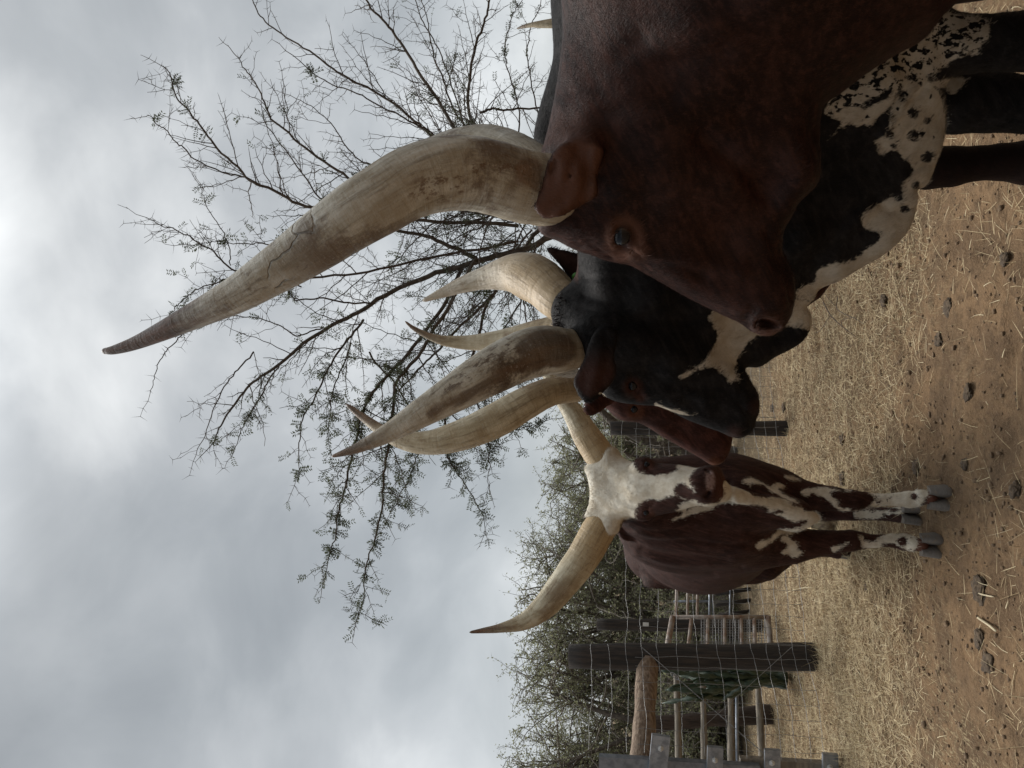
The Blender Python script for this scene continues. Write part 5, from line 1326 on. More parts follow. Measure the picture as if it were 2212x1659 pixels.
def lump(p, r, seed, mat, flat=.6, name='dung_clod', rough=.55):
    V, Fq = ball((0, 0, 0), 1, 34, 22)
    n1 = hash_noise(V, 1.7, seed) - .5; n2 = hash_noise(V, 4.2, seed + 3) - .5; n3 = hash_noise(V, 7.5, seed + 5) - .5
    n3 = n3 + .8 * (hash_noise(V, 14, seed + 6) - .5)
    V = V * (1 + rough * (n1 * 1.3 + n2 * .7 + n3 * .6))[:, None] * np.array([1, 1 + .25 * math.sin(seed), flat]) * r
    org = (float(p[0]), float(p[1]), float(gh(p[0], p[1])))
    c, s_ = math.cos(seed * 2.1), math.sin(seed * 2.1)
    V = V @ np.array([[c, s_, 0], [-s_, c, 0], [0, 0, 1]]) + np.array(org) + np.array([0, 0, r * flat * .35])
    return mesh_obj(name, V, Fq, mat, None, True, None, org)
def dung():
    dm = plain('old dung', (0.065, 0.046, 0.031), .95, .45, 50, 1.0, col2=(0.13, 0.09, 0.055), bdist=.01)
    items = [(2202, 1058, 17, .7, 'dark rounded dung clod at the lower frame edge in front of the pied cow'),
             (1983, 1010, 20, .55, 'largest dung clod on the straw, to the right of the pied cow hooves'),
             (2092, 1002, 16, .5, 'dung clod on bare soil beside the pied cow front hoof'),
             (1830, 1035, 18, .45, 'flat dark dung clod beside the pied cow right foreleg'),
             (2125, 1275, 30, .35, 'broken dark dung heap with twigs in the left foreground'),
             (2130, 1380, 20, .4, 'dung clod between the broken heap and the left foreground corner'),
             (2148, 1437, 24, .45, 'rounded dark dung clod nearest the left foreground corner'),
             (1830, 950, 13, .5, 'small dung clod right of the far fence post'),
             (2045, 665, 22, .35, 'crumbled dung heap on the straw under the black cow dewlap'),
             (2030, 735, 20, .35, 'crumbled dung heap below the brown cow muzzle'),
             (1690, 880, 12, .5, 'dung clod on the straw below the black cow chin'),
             (1662, 882, 9, .5, 'small dung clod just behind the one below the black cow chin'),
             (2110, 850, 17, .4, 'dung clod in the right foreground below the black cow head'),
             (1905, 650, 15, .6, 'grey-brown stone-like dung clod under the black cow throat'),
             (2170, 560, 18, .4, 'dark dung clod near the black cow forelegs'),
             (1880, 1270, 12, .4, 'small flat dung clod on straw left of the pied cow')]
    for i, (X_, Y_, r_, fl, lab) in enumerate(items):
        g = G(X_, Y_); o = lump(g, PX(r_, g[1] * 1.03) * .8, i + 2, dm, fl * .85)
        tag(o, lab, 'dung', 'dung clods on the ground')
dung()

def dead_twig():
    b = MB(); m = plain('grey twig bark', (0.12, 0.085, 0.06), .85, .4, 80, .4)
    def gp(X_, Y_, z): 
        g = G(X_, Y_); g[2] = gh(g[0], g[1]) + z; return g
    root = None
    for pl, r in (([(1790, 652, .03), (1815, 680, .05), (1838, 705, .04), (1858, 728, .01)], .0035), ([(1815, 680, .05), (1800, 712, .07), (1770, 720, .05)], .002), ([(1808, 640, .02), (1835, 668, .06), (1862, 690, .03), (1870, 700, .01)], .0028), ([(1838, 705, .04), (1850, 690, .06), (1866, 684, .03)], .002), ([(1825, 660, .05), (1815, 640, .09), (1800, 625, .08)], .002)):
        b.tube(catmull([gp(*q) for q in pl], 14), np.linspace(r, r * .5, 14), 5)
    g = gp(1838, 705, 0)
    tag(b.build('dead_twig', m, None, True, None, g), 'bare grey forked twig lying on the straw below the black cow throat', 'twig')
    for pts, lab in (([(1692, 1281), (1722, 1272), (1752, 1268)], 'long pale straw stalk on the ground left of the pied cow'), ([(2118, 1270), (2130, 1282), (2160, 1290)], 'thin pale stalk lying across the broken dung heap'), ([(2128, 1335), (2150, 1352), (2165, 1364)], 'flat pale wood chip on the left foreground soil')):
        b = MB(); wq = [gp(q[0], q[1], .012) for q in pts]
        w_ = .0052 if 'chip' in lab else .003
        b.tube(catmull(wq, 12), [w_] * 11 + [w_ * .4], 5)
        tag(b.build('straw_stalk' if w_ < .005 else 'wood_chip', plain('pale stalk', (0.60, 0.50, 0.33), .7, .2, 60, .2), None, True, None, wq[0]), lab, 'stalk' if w_ < .005 else 'wood chip')
dead_twig()

# ================================================================== fence, gates
M_DARKWOOD = plain('tarred timber', (0.017, 0.0145, 0.013), .8, .5, 9, .9, col2=(0.052, 0.038, 0.029), stretch=(6, 6, .6), bdist=.012)
M_LOG = plain('weathered brown log', (0.135, 0.085, 0.055), .85, .5, 10, .8, col2=(0.30, 0.22, 0.155), stretch=(1, 6, 6), bdist=.012)
M_GREYWOOD = plain('grey pole wood', (0.27, 0.23, 0.18), .85, .4, 10, .6, stretch=(1, 6, 6), bdist=.008)
M_WIRE = plain('galvanised wire', (0.30, 0.30, 0.30), .45, .3, 40, .1, metal=.55)
M_STEEL = plain('galvanised steel', (0.27, 0.29, 0.32), .42, .35, 25, .2, metal=.7, col2=(0.17, 0.185, 0.21))
M_STEEL2 = plain('scuffed flat steel', (0.36, 0.38, 0.41), .38, .4, 22, .3, metal=.6, col2=(0.20, 0.215, 0.24))
M_BOLT = plain('zinc bolt', (.62, .62, .60), .35, .2, 60, .1, metal=.3)
M_PIPE = plain('rusty white pipe', (0.40, 0.36, 0.32), .6, .5, 14, .3, col2=(0.22, 0.13, 0.085))
def pole(b, p0, p1, r0, r1, sides=14, n=14, wob=.05, seed=0):
    p0 = np.asarray(p0, float); p1 = np.asarray(p1, float)
    t = np.linspace(0, 1, n); pts = p0 + (p1 - p0) * t[:, None]
    rr = (r0 + (r1 - r0) * t) * (1 + wob * np.sin(t * 9 + seed) + wob * .6 * np.sin(t * 23 + seed * 2))
    rs = np.random.default_rng(seed); off = rs.normal(0, r0 * wob * .6, (n, 3)); off = np.cumsum(off, 0) * .4; off -= off[0] + (off[-1] - off[0]) * t[:, None]
    V, Fq = tube(pts + off, rr, sides)
    cen = np.repeat(pts + off, sides, 0); d = V - cen
    V = cen + d * (1 + .10 * (hash_noise(V * np.array([1, 1, .25]), 30, seed) - .5))[:, None]
    n_ = len(V); m0 = V[:sides].mean(0); m1 = V[-sides:].mean(0); V = np.vstack([V, m0, m1])
    j = np.arange(sides); j2 = (j + 1) % sides
    b.add(V, Fq); 
    b.F[-1] = np.vstack([b.F[-1], np.stack([np.full(sides, n_), j2, j, j], -1) + b.n - len(V), np.stack([np.full(sides, n_ + 1), n_ - sides + j, n_ - sides + j2, n_ - sides + j2], -1) + b.n - len(V)])
def fence():
    A, B, C, E = G(1800, 1650), G(1757, 1415), G(1690, 925), np.array([1.9, 7.3, 0])
    # ---- posts
    def post(g, top, r, lab, seed, mat=M_DARKWOOD, r1=None):
        D = g[1]; t = P(top[0], top[1], D)
        b = MB(); pole(b, (g[0], g[1], -.25), t, r, r1 or r * .92, 18, 18, .04, seed)
        o = b.build('fence_post', mat, None, True, None, (g[0], g[1], 0)); return tag(o, lab, 'post', 'fence posts'), t
    o, topm = post(B, (1229, 1418), PX(27.5, B[1] * 1.04), 'thick black fence post in front of the white mesh gate', 1)
    o, topr = post(C, (1318, 925), PX(16, C[1] * 1.03), 'dark fence post seen past the red cow muzzle', 2)
    g4 = G(1640, 1350); post(g4, (1289, 1349), PX(13.5, g4[1]), 'black post with a small white plate behind the mesh gate', 3)
    b = MB(); q = P(1395, 1349, g4[1] - .09); b.box(q, (.034, .006, .05))
    tag(b.build('number_plate', plain('white tin', (.7, .7, .68), .4, .1, 30, 0), None, False, None, q), 'small blank white tin plate nailed to the black post behind the gate', 'plate')
    # ---- brace log
    l0 = P(1399, 1432, B[1] - .02); l1 = P(1384, 1690, A[1] + .02)
    b = MB(); pole(b, l0 + np.array([.03, 0, 0]), l1, PX(22, B[1]), PX(27, A[1]), 18, 18, .05, 7)
    tag(b.build('brace_log', M_LOG, None, True, None, l0), 'weathered brown log running level from the thick black post', 'log')
    # ---- woven wire
    b = MB(); rng = np.random.default_rng(4)
    zs = [.07, .15, .23, .31, .40, .50, .61, .735, .86, .985, 1.08, 1.18, 1.29, 1.40]
    path = [A, B, C, E]
    segs = [(path[i], path[i + 1]) for i in range(3)]
    off = np.array([.05, -.105, 0])
    wr = .00125
    for si, (p, q) in enumerate(segs):
        L = np.linalg.norm(q - p); n = int(L / .0375)
        t = np.linspace(0, 1, n)
        for k, z in enumerate(zs):
            if si >= 1 and z > 1.2: continue
            w_ = np.cumsum(rng.normal(0, .0035, n)); w_ -= w_[0] + (w_[-1] - w_[0]) * t
            pts = p + (q - p) * t[:, None] + off; pts[:, 2] = z - .015 * np.sin(t * np.pi) + w_; pts[:, :2] += rng.normal(0, .002, (n, 2))
            b.tube(pts, wr, 4, False)
        m_ = int(L / .085)
        for i in range(m_ + 1):
            u = (i + .5) / m_; x0 = p + (q - p) * u + off
            zz = np.linspace(.05, 1.10 if si else 1.12, 26)
            jj = np.cumsum(rng.normal(0, .0028, 26)); pts = np.tile(x0, (26, 1)); pts[:, 2] = zz
            dr = (q - p) / L; pts += dr * jj[:, None]
            b.tube(pts, wr * 1.05, 4, False)
    wf = b.build('wire_fence', M_WIRE, None, True, None, (B[0], B[1], 0))
    tag(wf, 'sagging grey woven wire fence strung along the posts', 'wire fence')
    # ---- diagonal strainer wires, twisted
    for (a, c, lab) in (((1384, 1396), (1655, 1632), 'twisted strainer wire slanting down to the left from the black post'), ((1712, 1396), (1470, 1615), 'thin strainer wire slanting up to the left from the post foot')):
        b = MB(); p = P(a[0], a[1], B[1] - .13); q = P(c[0], c[1], A[1] - .02); n = 60; t = np.linspace(0, 1, n); pts = p + (q - p) * t[:, None]
        tw = 2 if 'twisted' in lab else 1
        for k in range(tw):
            o_ = np.stack([np.zeros(n), np.cos(t * 150 + k * np.pi), np.sin(t * 150 + k * np.pi)], 1) * .003 * (tw - 1)
            b.tube(pts + o_, .0019 if tw == 2 else .0014, 4, False)
        if tw == 2:
            c0 = P(1456, 1467, A[1] + .1 + .05); lp = np.linspace(0, 2 * np.pi, 20)
            dd = (q - p) / np.linalg.norm(q - p); ee = np.cross(dd, [0, 1, 0])
            mid = p + (q - p) * .29
            b.tube(mid + dd * np.cos(lp)[:, None] * .03 + ee * np.sin(lp)[:, None] * .012, .003, 5, False)
        tag(b.build('strainer_wire', M_WIRE, None, True, None, p), lab, 'wire')
    # staple wires on the post
    # ---- steel gate at the left frame edge
    D = A[1] - .12
    gr = empty('steel_gate', (float(P(1500, 1660, D)[0]), D, 0), 'blue-grey steel gate upright with four bolted straps at the left frame edge', 'gate')
    gt, gb = P(1294, 1659, D), P(1640, 1664, D)
    b = MB(); b.box((gt + gb) / 2, (PX(40, D), .05, np.linalg.norm(gt - gb))); b.build('upright', M_STEEL, gr, False)
    w0, w1 = P(1600, 1670, D + .02), P(1830, 1674, D + .02)
    b = MB(); b.box((w0 + w1) / 2 + np.array([.0, .03, 0]), (PX(48, D), .05, np.linalg.norm(w0 - w1))); b.build('timber', M_GREYWOOD, gr, False)
    for X_, ys, h, tilt in ((1428, 1588, 38, .10), (1545, 1613, 32, .03), (1668, 1619, 31, .0), (1793, 1628, 30, .0)):
        y2 = 1705; p = P(X_, ys, D - .04); q = P(X_ + (ys - y2) * tilt, y2, D - .04); c = (p + q) / 2; dr = (q - p) / np.linalg.norm(q - p)
        up = np.cross(dr, [0, 1, 0]); up *= np.sign(up[2])
        b = MB(); b.box(c, (np.linalg.norm(p - q), .030, PX(h, D)), (dr, np.array([0, 1, 0]), up)); 
        o = b.build('strap', M_STEEL2, gr, False)
        bp = P(X_ - 1, ys + 28, D - .05)
        V, Fq = tube(np.array([bp + [0, .004, 0], bp + [0, -.010, 0], bp + [0, -.012, 0]]), [.017, .017, .003], 6); b = MB(); b.add(V, Fq)
        V, Fq = tube(np.array([bp + [0, -.008, 0], bp + [0, -.022, 0], bp + [0, -.024, 0]]), [.009, .009, .002], 10); b.add(V, Fq); b.build('bolt', M_BOLT, o, False)
    # ---- white mesh gate behind the post
    D0, D1 = 6.35, 6.05
    gr = empty('mesh_gate', tuple(float(v) for v in G(1662, 1335)), 'rusty white pipe gate with wire mesh infill behind the thick black post', 'gate')
    def gp(X_, Y_): return P(X_, Y_, D0 + (D1 - D0) * (Y_ - 1330) / 110)
    def bar(X0, Y0, X1, Y1, r, nm='rail', m=M_PIPE):
        b = MB(); b.tube(np.array([gp(X0, Y0), (gp(X0, Y0) + gp(X1, Y1)) / 2, gp(X1, Y1)]), PX(r, 6.2), 8); b.build(nm, m, gr)
    bar(1453, 1332, 1434, 1440, 6, 'top_pipe'); bar(1659, 1333, 1668, 1440, 6, 'bottom_pipe'); bar(1453, 1333, 1659, 1333, 4.5, 'stile'); bar(1436, 1438, 1667, 1438, 4.5, 'stile')
    for x0, x1 in ((1494, 1482), (1529, 1527), (1565, 1566), (1601, 1603), (1629, 1634)): bar(x0, 1334, x1, 1438, 3.6)
    b = MB()
    for i in range(24): 
        x_ = 1515 + i * 6.2; b.tube(np.array([gp(x_, 1335), gp(x_, 1385), gp(x_ + 1, 1437)]), .0022, 4, False)
    for i in range(18):
        y_ = 1338 + i * 5.8; b.tube(np.array([gp(1515, y_), gp(1585, y_ + .6), gp(1658, y_)]), .0022, 4, False)
    b.build('mesh_infill', M_WIRE, gr)
    # ---- pipe pen panel further back
    D = 7.4
    gr = empty('pen_panel', tuple(float(v) for v in P(1625, 1300, D) * [1, 1, 0]), 'grey pipe pen panel between the pied cow flank and the mesh gate', 'gate')
    for x_, r in ((1462, 3.6), (1486, 3), (1507, 3), (1534, 3), (1541, 2.4), (1578, 2.4)):
        b = MB(); b.tube(np.array([P(x_, 1200, D + .1), P(x_, 1270, D), P(x_ - 1, 1334, D - .1)]), PX(r, D), 7); b.build('rail', M_PIPE if x_ < 1520 else M_STEEL, gr)
    for y_ in (1258, 1299):
        b = MB(); b.tube(np.array([P(1455, y_, D), P(1540, y_, D), P(1626, y_, D)]), PX(2.6, D), 7); b.build('upright', M_STEEL, gr)
    for y_ in (1252, 1272, 1296, 1320):
        b = MB(); b.tube(np.array([P(1544, y_ + 12, D), P(1590, y_ + 5, D), P(1624, y_, D)]), PX(4.2, D), 7); b.build('strut', M_DARKWOOD, gr)
    # ---- wooden rail pen at the left
    D = 6.3
    gr = empty('rail_pen', tuple(float(v) for v in P(1660, 1570, D) * [1, 1, 0]), 'wooden pen of four level grey poles and a rough dark post, behind the wire', 'rail fence')
    for i, (xa, xb, ya) in enumerate(((1461, 1468, 1452), (1518, 1524, 1478), (1578, 1580, 1500), (1636, 1650, 1455))):
        b = MB(); pole(b, P(xa, ya, D), P(xb, 1720, D - .1), PX(6.0, D), PX(8.0, D), 10, 12, .08, 20 + i); b.build('rail', M_GREYWOOD, gr)
    b = MB(); g = G(1676, 1570); pole(b, (g[0], D + .12, -.1), P(1395, 1566, D + .12), PX(19, D), PX(15, D), 14, 16, .10, 31); b.build('post', plain('rough bark post', (0.075, 0.05, 0.036), .9, .5, 12, 1.0, stretch=(4, 4, .7), bdist=.02), gr)
    b = MB(); b.tube(np.array([P(1592, 1500, D - .2), P(1592, 1580, D - .2), P(1594, 1690, D - .2)]), PX(3.6, D), 8); b.build('pipe', M_STEEL, gr)
fence()

def euphorbia():
    rng = random.Random(9); g = G(1676, 1462); D = 5.75
    m = plain('dark green succulent', (0.020, 0.042, 0.022), .5, .4, 30, .4, col2=(0.045, 0.062, 0.032))
    root = empty('euphorbia_bush', (float(g[0]), D, 0), 'dark green lumpy succulent bush leaning behind the thick black post', 'bush')
    base = P(1680, 1465, D)
    for i in range(34):
        ex, ey = rng.uniform(1425, 1600), rng.uniform(1438, 1520)
        if i < 12: ey = 1440 + (ex - 1420) * .42 + rng.uniform(-6, 6)
        e = P(ex, ey, D + rng.uniform(-.25, .25)); mid = P((ex + 1680) / 2, (ey + 1468) / 2 + rng.uniform(-18, 18), D + rng.uniform(-.2, .2))
        n = 26; pts = catmull([base + np.array([rng.uniform(-.05, .05), rng.uniform(-.08, .08), -.05]), mid, e], n)
        t = np.arange(n); rr = (.017 + .006 * np.sin(t * 1.9 + i)) * np.clip(1.3 - t / n * .5, .5, 1); rr[-1] = .004
        b = MB(); b.tube(pts, rr, 7); b.build('stem', m, root)
euphorbia()

# ================================================================== thorn trees
M_BARK = plain('thorn tree bark', (0.060, 0.046, 0.036), .9, .45, 30, .8, col2=(0.125, 0.105, 0.085), bdist=.006)
M_TWIG = plain('thorn twig bark', (0.050, 0.036, 0.028), .85, .4, 60, .3, col2=(0.095, 0.072, 0.055))
def leaf_mat(name, c1, c2):
    mt, nt, b = material(name)
    t = nt.attr('tone').outputs['Fac']
    lc = nt.mix(t, c1, c2)
    tr = nt.n('ShaderNodeBsdfTranslucent'); nt.set(tr.inputs[0], tuple(x * 1.3 for x in c2))
    ms = nt.n('ShaderNodeMixShader'); ms.inputs[0].default_value = .4
    out = [n for n in nt.t.nodes if n.type == 'OUTPUT_MATERIAL'][0]
    nt.t.links.new(b.outputs[0], ms.inputs[1]); nt.t.links.new(tr.outputs[0], ms.inputs[2]); nt.t.links.new(ms.outputs[0], out.inputs[0])
    nt.set(b.inputs['Base Color'], lc); b.inputs['Roughness'].default_value = .6; b.inputs['Specular IOR Level'].default_value = .25
    return mt
M_LEAF = leaf_mat('feathery thorn leaf', (0.032, 0.042, 0.024), (0.070, 0.080, 0.046))
M_LEAF2 = leaf_mat('grey green leaf', (0.105, 0.115, 0.056), (0.25, 0.255, 0.15))
class Twigs:
    """fast collector of thin tubes (3 or 4 sided), thorns and leaflets"""
    def __init__(s, seed):
        s.rng = np.random.default_rng(seed); s.b = MB(); s.lv = []; s.lt = []
    def tube(s, pts, rad, sides): s.b.tube(pts, rad, sides, False)
    def thorn(s, p, d, L, r):
        s.b.tube(np.array([p, p + d * L * .5, p + d * L]), [r, r * .6, r * .1], 3, False)
    def leaf(s, p, d, L, pairs, pl, pw):
        """feathery leaf: narrow leaflets in pairs along a stalk"""
        r = s.rng; side = np.cross(d, r.normal(0, 1, 3)); side /= np.linalg.norm(side) + 1e-9
        nrm = np.cross(d, side); tn = r.uniform(0, 1)
        for k in range(pairs):
            q = p + d * L * (k + .6) / pairs - np.array([0, 0, .12 * L * (k / pairs)**2])
            for sg in (-1, 1):
                dd = side * sg + d * .55 + r.normal(0, .14, 3); dd /= np.linalg.norm(dd); l = pl * (1 - .35 * abs(k / pairs - .45)) * r.uniform(.8, 1.15)
                w = np.cross(dd, nrm + r.normal(0, .25, 3)); w /= np.linalg.norm(w) + 1e-9; w = w * pw * .5
                s.lv += [q, q + dd * l * .5 + w, q + dd * l, q + dd * l * .5 - w]; s.lt += [min(1, max(0, tn + r.normal(0, .15)))] * 4
    def leaf_mesh(s, name, mat, parent):
        V = np.array(s.lv); n = len(V) // 4
        return mesh_obj(name, V, np.arange(n * 4).reshape(-1, 4), mat, parent, False, {'tone': np.array(s.lt)})
    def zig(s, p, d, L, r0, lvl, thorns=1.0, leaf=.3, up=0.0, step=.066, maxl=2, dens=1.0):
        """zigzag thorny twig with side twigs"""
        r = s.rng; n = max(3, int(L / step)); pts = [p]; q = np.array(p, float); dd = np.array(d, float); perp = r.normal(0, 1, 3)
        perp -= dd * (perp @ dd); perp /= np.linalg.norm(perp) + 1e-9
        for i in range(n):
            dd = dd + r.normal(0, .075, 3) + np.array([0, 0, up * .06]); dd /= np.linalg.norm(dd)
            z = dd + perp * .17 * (1 if i % 2 else -1); z /= np.linalg.norm(z)
            q = q + z * step; pts.append(q)
        pts = np.array(pts); rad = np.linspace(r0, max(.0016, r0 * .38), len(pts))
        s.tube(pts, rad, 4 if r0 < .007 else 6)
        for i in range(1, len(pts)):
            pp = pts[i]; t = (pts[i] - pts[i - 1]) / step
            if r.uniform() < .75 * thorns:
                v = np.cross(t, r.normal(0, 1, 3)); v /= np.linalg.norm(v) + 1e-9
                L_ = r.uniform(.030, .075)
                for sg in (-1, 1):
                    e = v * sg + t * .35; e /= np.linalg.norm(e); s.thorn(pp, e, L_, .0020)
            if r.uniform() < leaf:
                for _ in range(r.integers(1, 3)):
                    v = r.normal(0, 1, 3) * .8 + t * .6; v /= np.linalg.norm(v); s.leaf(pp, v, r.uniform(.06, .09), 5, .030, .0085)
            if lvl < maxl and r.uniform() < (.30 if lvl == 0 else .16) * dens and i < len(pts) - 2:
                v = np.cross(t, r.normal(0, 1, 3)); v /= np.linalg.norm(v) + 1e-9
                e = t * r.uniform(.5, 1.0) + v * .8; e /= np.linalg.norm(e)
                s.zig(pp, e, L * r.uniform(.22, .5) * (1 - .3 * i / len(pts)), max(.0022, rad[i] * .6), lvl + 1, thorns, leaf, up, step, maxl, dens)

def acacia():
    D0 = 6.4
    hub = P(1215, 500, D0)
    root = empty('thorn_tree', (float(hub[0]), float(hub[1]), 0), 'nearly bare thorn tree with long white-tipped spines, spreading above the cattle', 'tree')
    T = Twigs(3); trunk = MB()
    trunk.tube(catmull([(hub[0] + .12, hub[1] + .05, -.1), (hub[0] + .08, hub[1], .5), (hub[0] - .03, hub[1], 1.1), hub], 16), np.linspace(.13, .075, 16), 14)
    # limbs: picture positions with depth, first radius px, last radius px, leafiness
    Lb = [([(1215, 500, 6.4), (1120, 540, 6.3), (1030, 562, 6.2), (915, 600, 6.1), (800, 655, 6.0), (700, 710, 5.9), (610, 780, 5.8), (550, 835, 5.75), (500, 905, 5.7), (470, 955, 5.7)], 17, 2.6, .12),
          ([(1215, 500, 6.4), (1150, 470, 6.5), (1080, 420, 6.6), (985, 290, 6.7), (920, 185, 6.7), (860, 95, 6.7), (800, 25, 6.6), (770, -20, 6.6)], 14, 5, .05),
          ([(1080, 420, 6.6), (1000, 350, 6.5), (945, 285, 6.4), (880, 225, 6.3), (780, 165, 6.2), (690, 110, 6.1), (600, 50, 6.1), (560, -10, 6.0)], 9, 3, .04),
          ([(1080, 440, 6.5), (1000, 360, 6.4), (920, 285, 6.3), (850, 250, 6.2), (770, 200, 6.1), (690, 165, 6.1), (625, 115, 6.0)], 7, 2.4, .04),
          ([(1180, 400, 6.7), (1100, 320, 6.9), (1035, 262, 7.0), (1028, 180, 7.1), (1035, 100, 7.1), (1062, 30, 7.1), (1075, -30, 7.1)], 11, 6, .05),
          ([(1035, 240, 7.0), (1090, 225, 7.0), (1180, 212, 7.1), (1240, 205, 7.1), (1290, 190, 7.1)], 7, 3, .05),
          ([(1100, 470, 6.3), (950, 440, 6.1), (800, 410, 5.9), (690, 345, 5.8), (580, 255, 5.7), (545, 190, 5.65), (520, 140, 5.6), (492, 88, 5.6)], 9, 2, .05),
          ([(950, 440, 6.1), (850, 440, 6.0), (700, 432, 5.9), (640, 375, 5.8), (570, 280, 5.75), (548, 240, 5.7)], 6, 2, .06),
          ([(1120, 490, 6.3), (900, 470, 6.0), (690, 445, 5.7), (590, 412, 5.6), (535, 382, 5.55), (465, 300, 5.5), (430, 235, 5.5), (400, 190, 5.5), (385, 150, 5.5), (374, 132, 5.5)], 9, 1.8, .02),
          ([(535, 382, 5.55), (480, 368, 5.55), (410, 330, 5.55), (362, 285, 5.55), (335, 255, 5.55), (321, 238, 5.55)], 4.2, 1.8, .02),
          ([(1120, 520, 6.2), (900, 560, 5.9), (700, 600, 5.7), (515, 586, 5.6), (450, 535, 5.5), (410, 508, 5.5), (360, 478, 5.5), (319, 455, 5.5)], 7, 1.8, .03),
          ([(500, 575, 5.6), (480, 510, 5.6), (450, 455, 5.6), (437, 398, 5.6)], 2.6, 1.5, .10),
          ([(595, 530, 5.7), (530, 530, 5.6), (470, 532, 5.55), (420, 545, 5.5)], 3, 1.6, .25),
          ([(650, 620, 5.7), (560, 605, 5.6), (485, 610, 5.55), (430, 628, 5.5), (390, 660, 5.5), (372, 690, 5.5)], 4, 1.6, .15),
          ([(560, 660, 5.7), (470, 690, 5.6), (410, 712, 5.6), (375, 750, 5.6), (352, 810, 5.6), (338, 858, 5.6)], 4, 1.5, .05),
          ([(700, 710, 5.9), (640, 728, 5.8), (590, 700, 5.8), (520, 690, 5.7), (470, 700, 5.7)], 4, 1.6, .08),
          ([(800, 655, 6.0), (700, 650, 5.9), (640, 650, 5.8), (610, 615, 5.8), (580, 570, 5.8)], 5, 2, .1),
          ([(610, 780, 5.8), (570, 850, 5.8), (540, 910, 5.8), (505, 975, 5.8)], 4, 1.8, .25),
          ([(550, 760, 5.8), (500, 825, 5.7), (455, 905, 5.7), (430, 968, 5.7)], 4, 1.6, .05),
          ([(1030, 562, 6.2), (960, 680, 6.0), (905, 760, 5.8), (850, 829, 5.7), (848, 900, 5.6), (845, 975, 5.6), (832, 1060, 5.6), (820, 1150, 5.55), (805, 1210, 5.55), (796, 1270, 5.55), (785, 1338, 5.55)], 10, 1.8, .45),
          ([(1000, 580, 6.3), (930, 700, 6.1), (850, 800, 6.0), (790, 880, 5.9), (775, 940, 5.8), (752, 1045, 5.8), (736, 1120, 5.8), (722, 1180, 5.8), (707, 1252, 5.8)], 10, 1.8, .45),
          ([(790, 690, 6.0), (740, 760, 5.9), (695, 829, 5.8), (655, 900, 5.8), (648, 960, 5.8), (641, 1018, 5.8)], 6, 1.6, .30),
          ([(760, 740, 6.0), (720, 830, 5.9), (700, 890, 5.9), (690, 950, 5.9)], 4, 1.6, .30),
          ([(1060, 640, 6.3), (1010, 780, 6.1), (960, 900, 6.0), (952, 985, 5.9), (970, 1030, 5.9), (1005, 1075, 5.9), (1040, 1138, 5.9)], 8, 1.8, .45),
          ([(1000, 800, 6.1), (1030, 880, 6.0), (1052, 960, 5.9), (1046, 1010, 5.9), (1040, 1055, 5.9)], 5, 1.6, .5),
          ([(1040, 820, 6.1), (1060, 900, 6.0), (1100, 937, 5.9), (1140, 936, 5.9), (1170, 938, 5.9)], 4, 1.6, .5),
          ([(800, 760, 6.0), (870, 850, 6.0), (900, 950, 6.0), (890, 1010, 6.0), (865, 1075, 6.0), (845, 1110, 6.0)], 5, 1.6, .4),
          ([(1030, 560, 6.3), (960, 530, 6.2), (875, 505, 6.1), (780, 490, 6.0), (700, 470, 5.9), (630, 470, 5.9)], 12, 2, .06),
          ([(1180, 480, 6.5), (1120, 560, 6.6), (1060, 640, 6.6), (990, 720, 6.5), (930, 780, 6.4), (860, 850, 6.3)], 12, 4, .2),
          ([(1150, 560, 6.5), (1140, 640, 6.6), (1090, 720, 6.6), (1050, 790, 6.6)], 7, 2.5, .25),
          ([(920, 470, 6.4), (830, 380, 6.5), (760, 330, 6.5), (700, 250, 6.5), (640, 200, 6.5)], 6, 2, .04),
          ([(1080, 360, 6.8), (990, 240, 6.9), (960, 160, 6.9), (940, 80, 6.9), (930, 10, 6.9)], 7, 3, .1),
          ([(1010, 300, 7.0), (960, 140, 7.1), (900, 40, 7.1), (880, -20, 7.1)], 5, 3, .1),
          ([(1120, 300, 7.2), (1110, 200, 7.3), (1090, 110, 7.3), (1100, 40, 7.3), (1120, -10, 7.3)], 5, 2.5, .12),
          ([(1180, 300, 7.2), (1150, 180, 7.3), (1140, 90, 7.3), (1160, 20, 7.3)], 5, 2.5, .10),
          ([(860, 470, 6.3), (760, 470, 6.2), (690, 500, 6.2), (620, 520, 6.1)], 5, 2, .1)]
    for k in range(22):                       # the inner tangle round the fork
        a0 = T.rng.uniform(0, 1); sx, sy = 1180 - 120 * a0, 460 + 120 * T.rng.uniform(-1, 1); ang = T.rng.uniform(-1.15, 1.25); L_ = T.rng.uniform(180, 420)
        dpt = T.rng.uniform(5.9, 7.2); pl = []
        for q in range(5):
            pl.append((sx, sy, dpt)); ang += T.rng.normal(0, .22); sx -= math.cos(ang) * L_ / 4; sy += math.sin(ang) * L_ / 4; dpt += T.rng.normal(0, .08)
        Lb.append((pl, T.rng.uniform(3, 6), 1.7, .12))
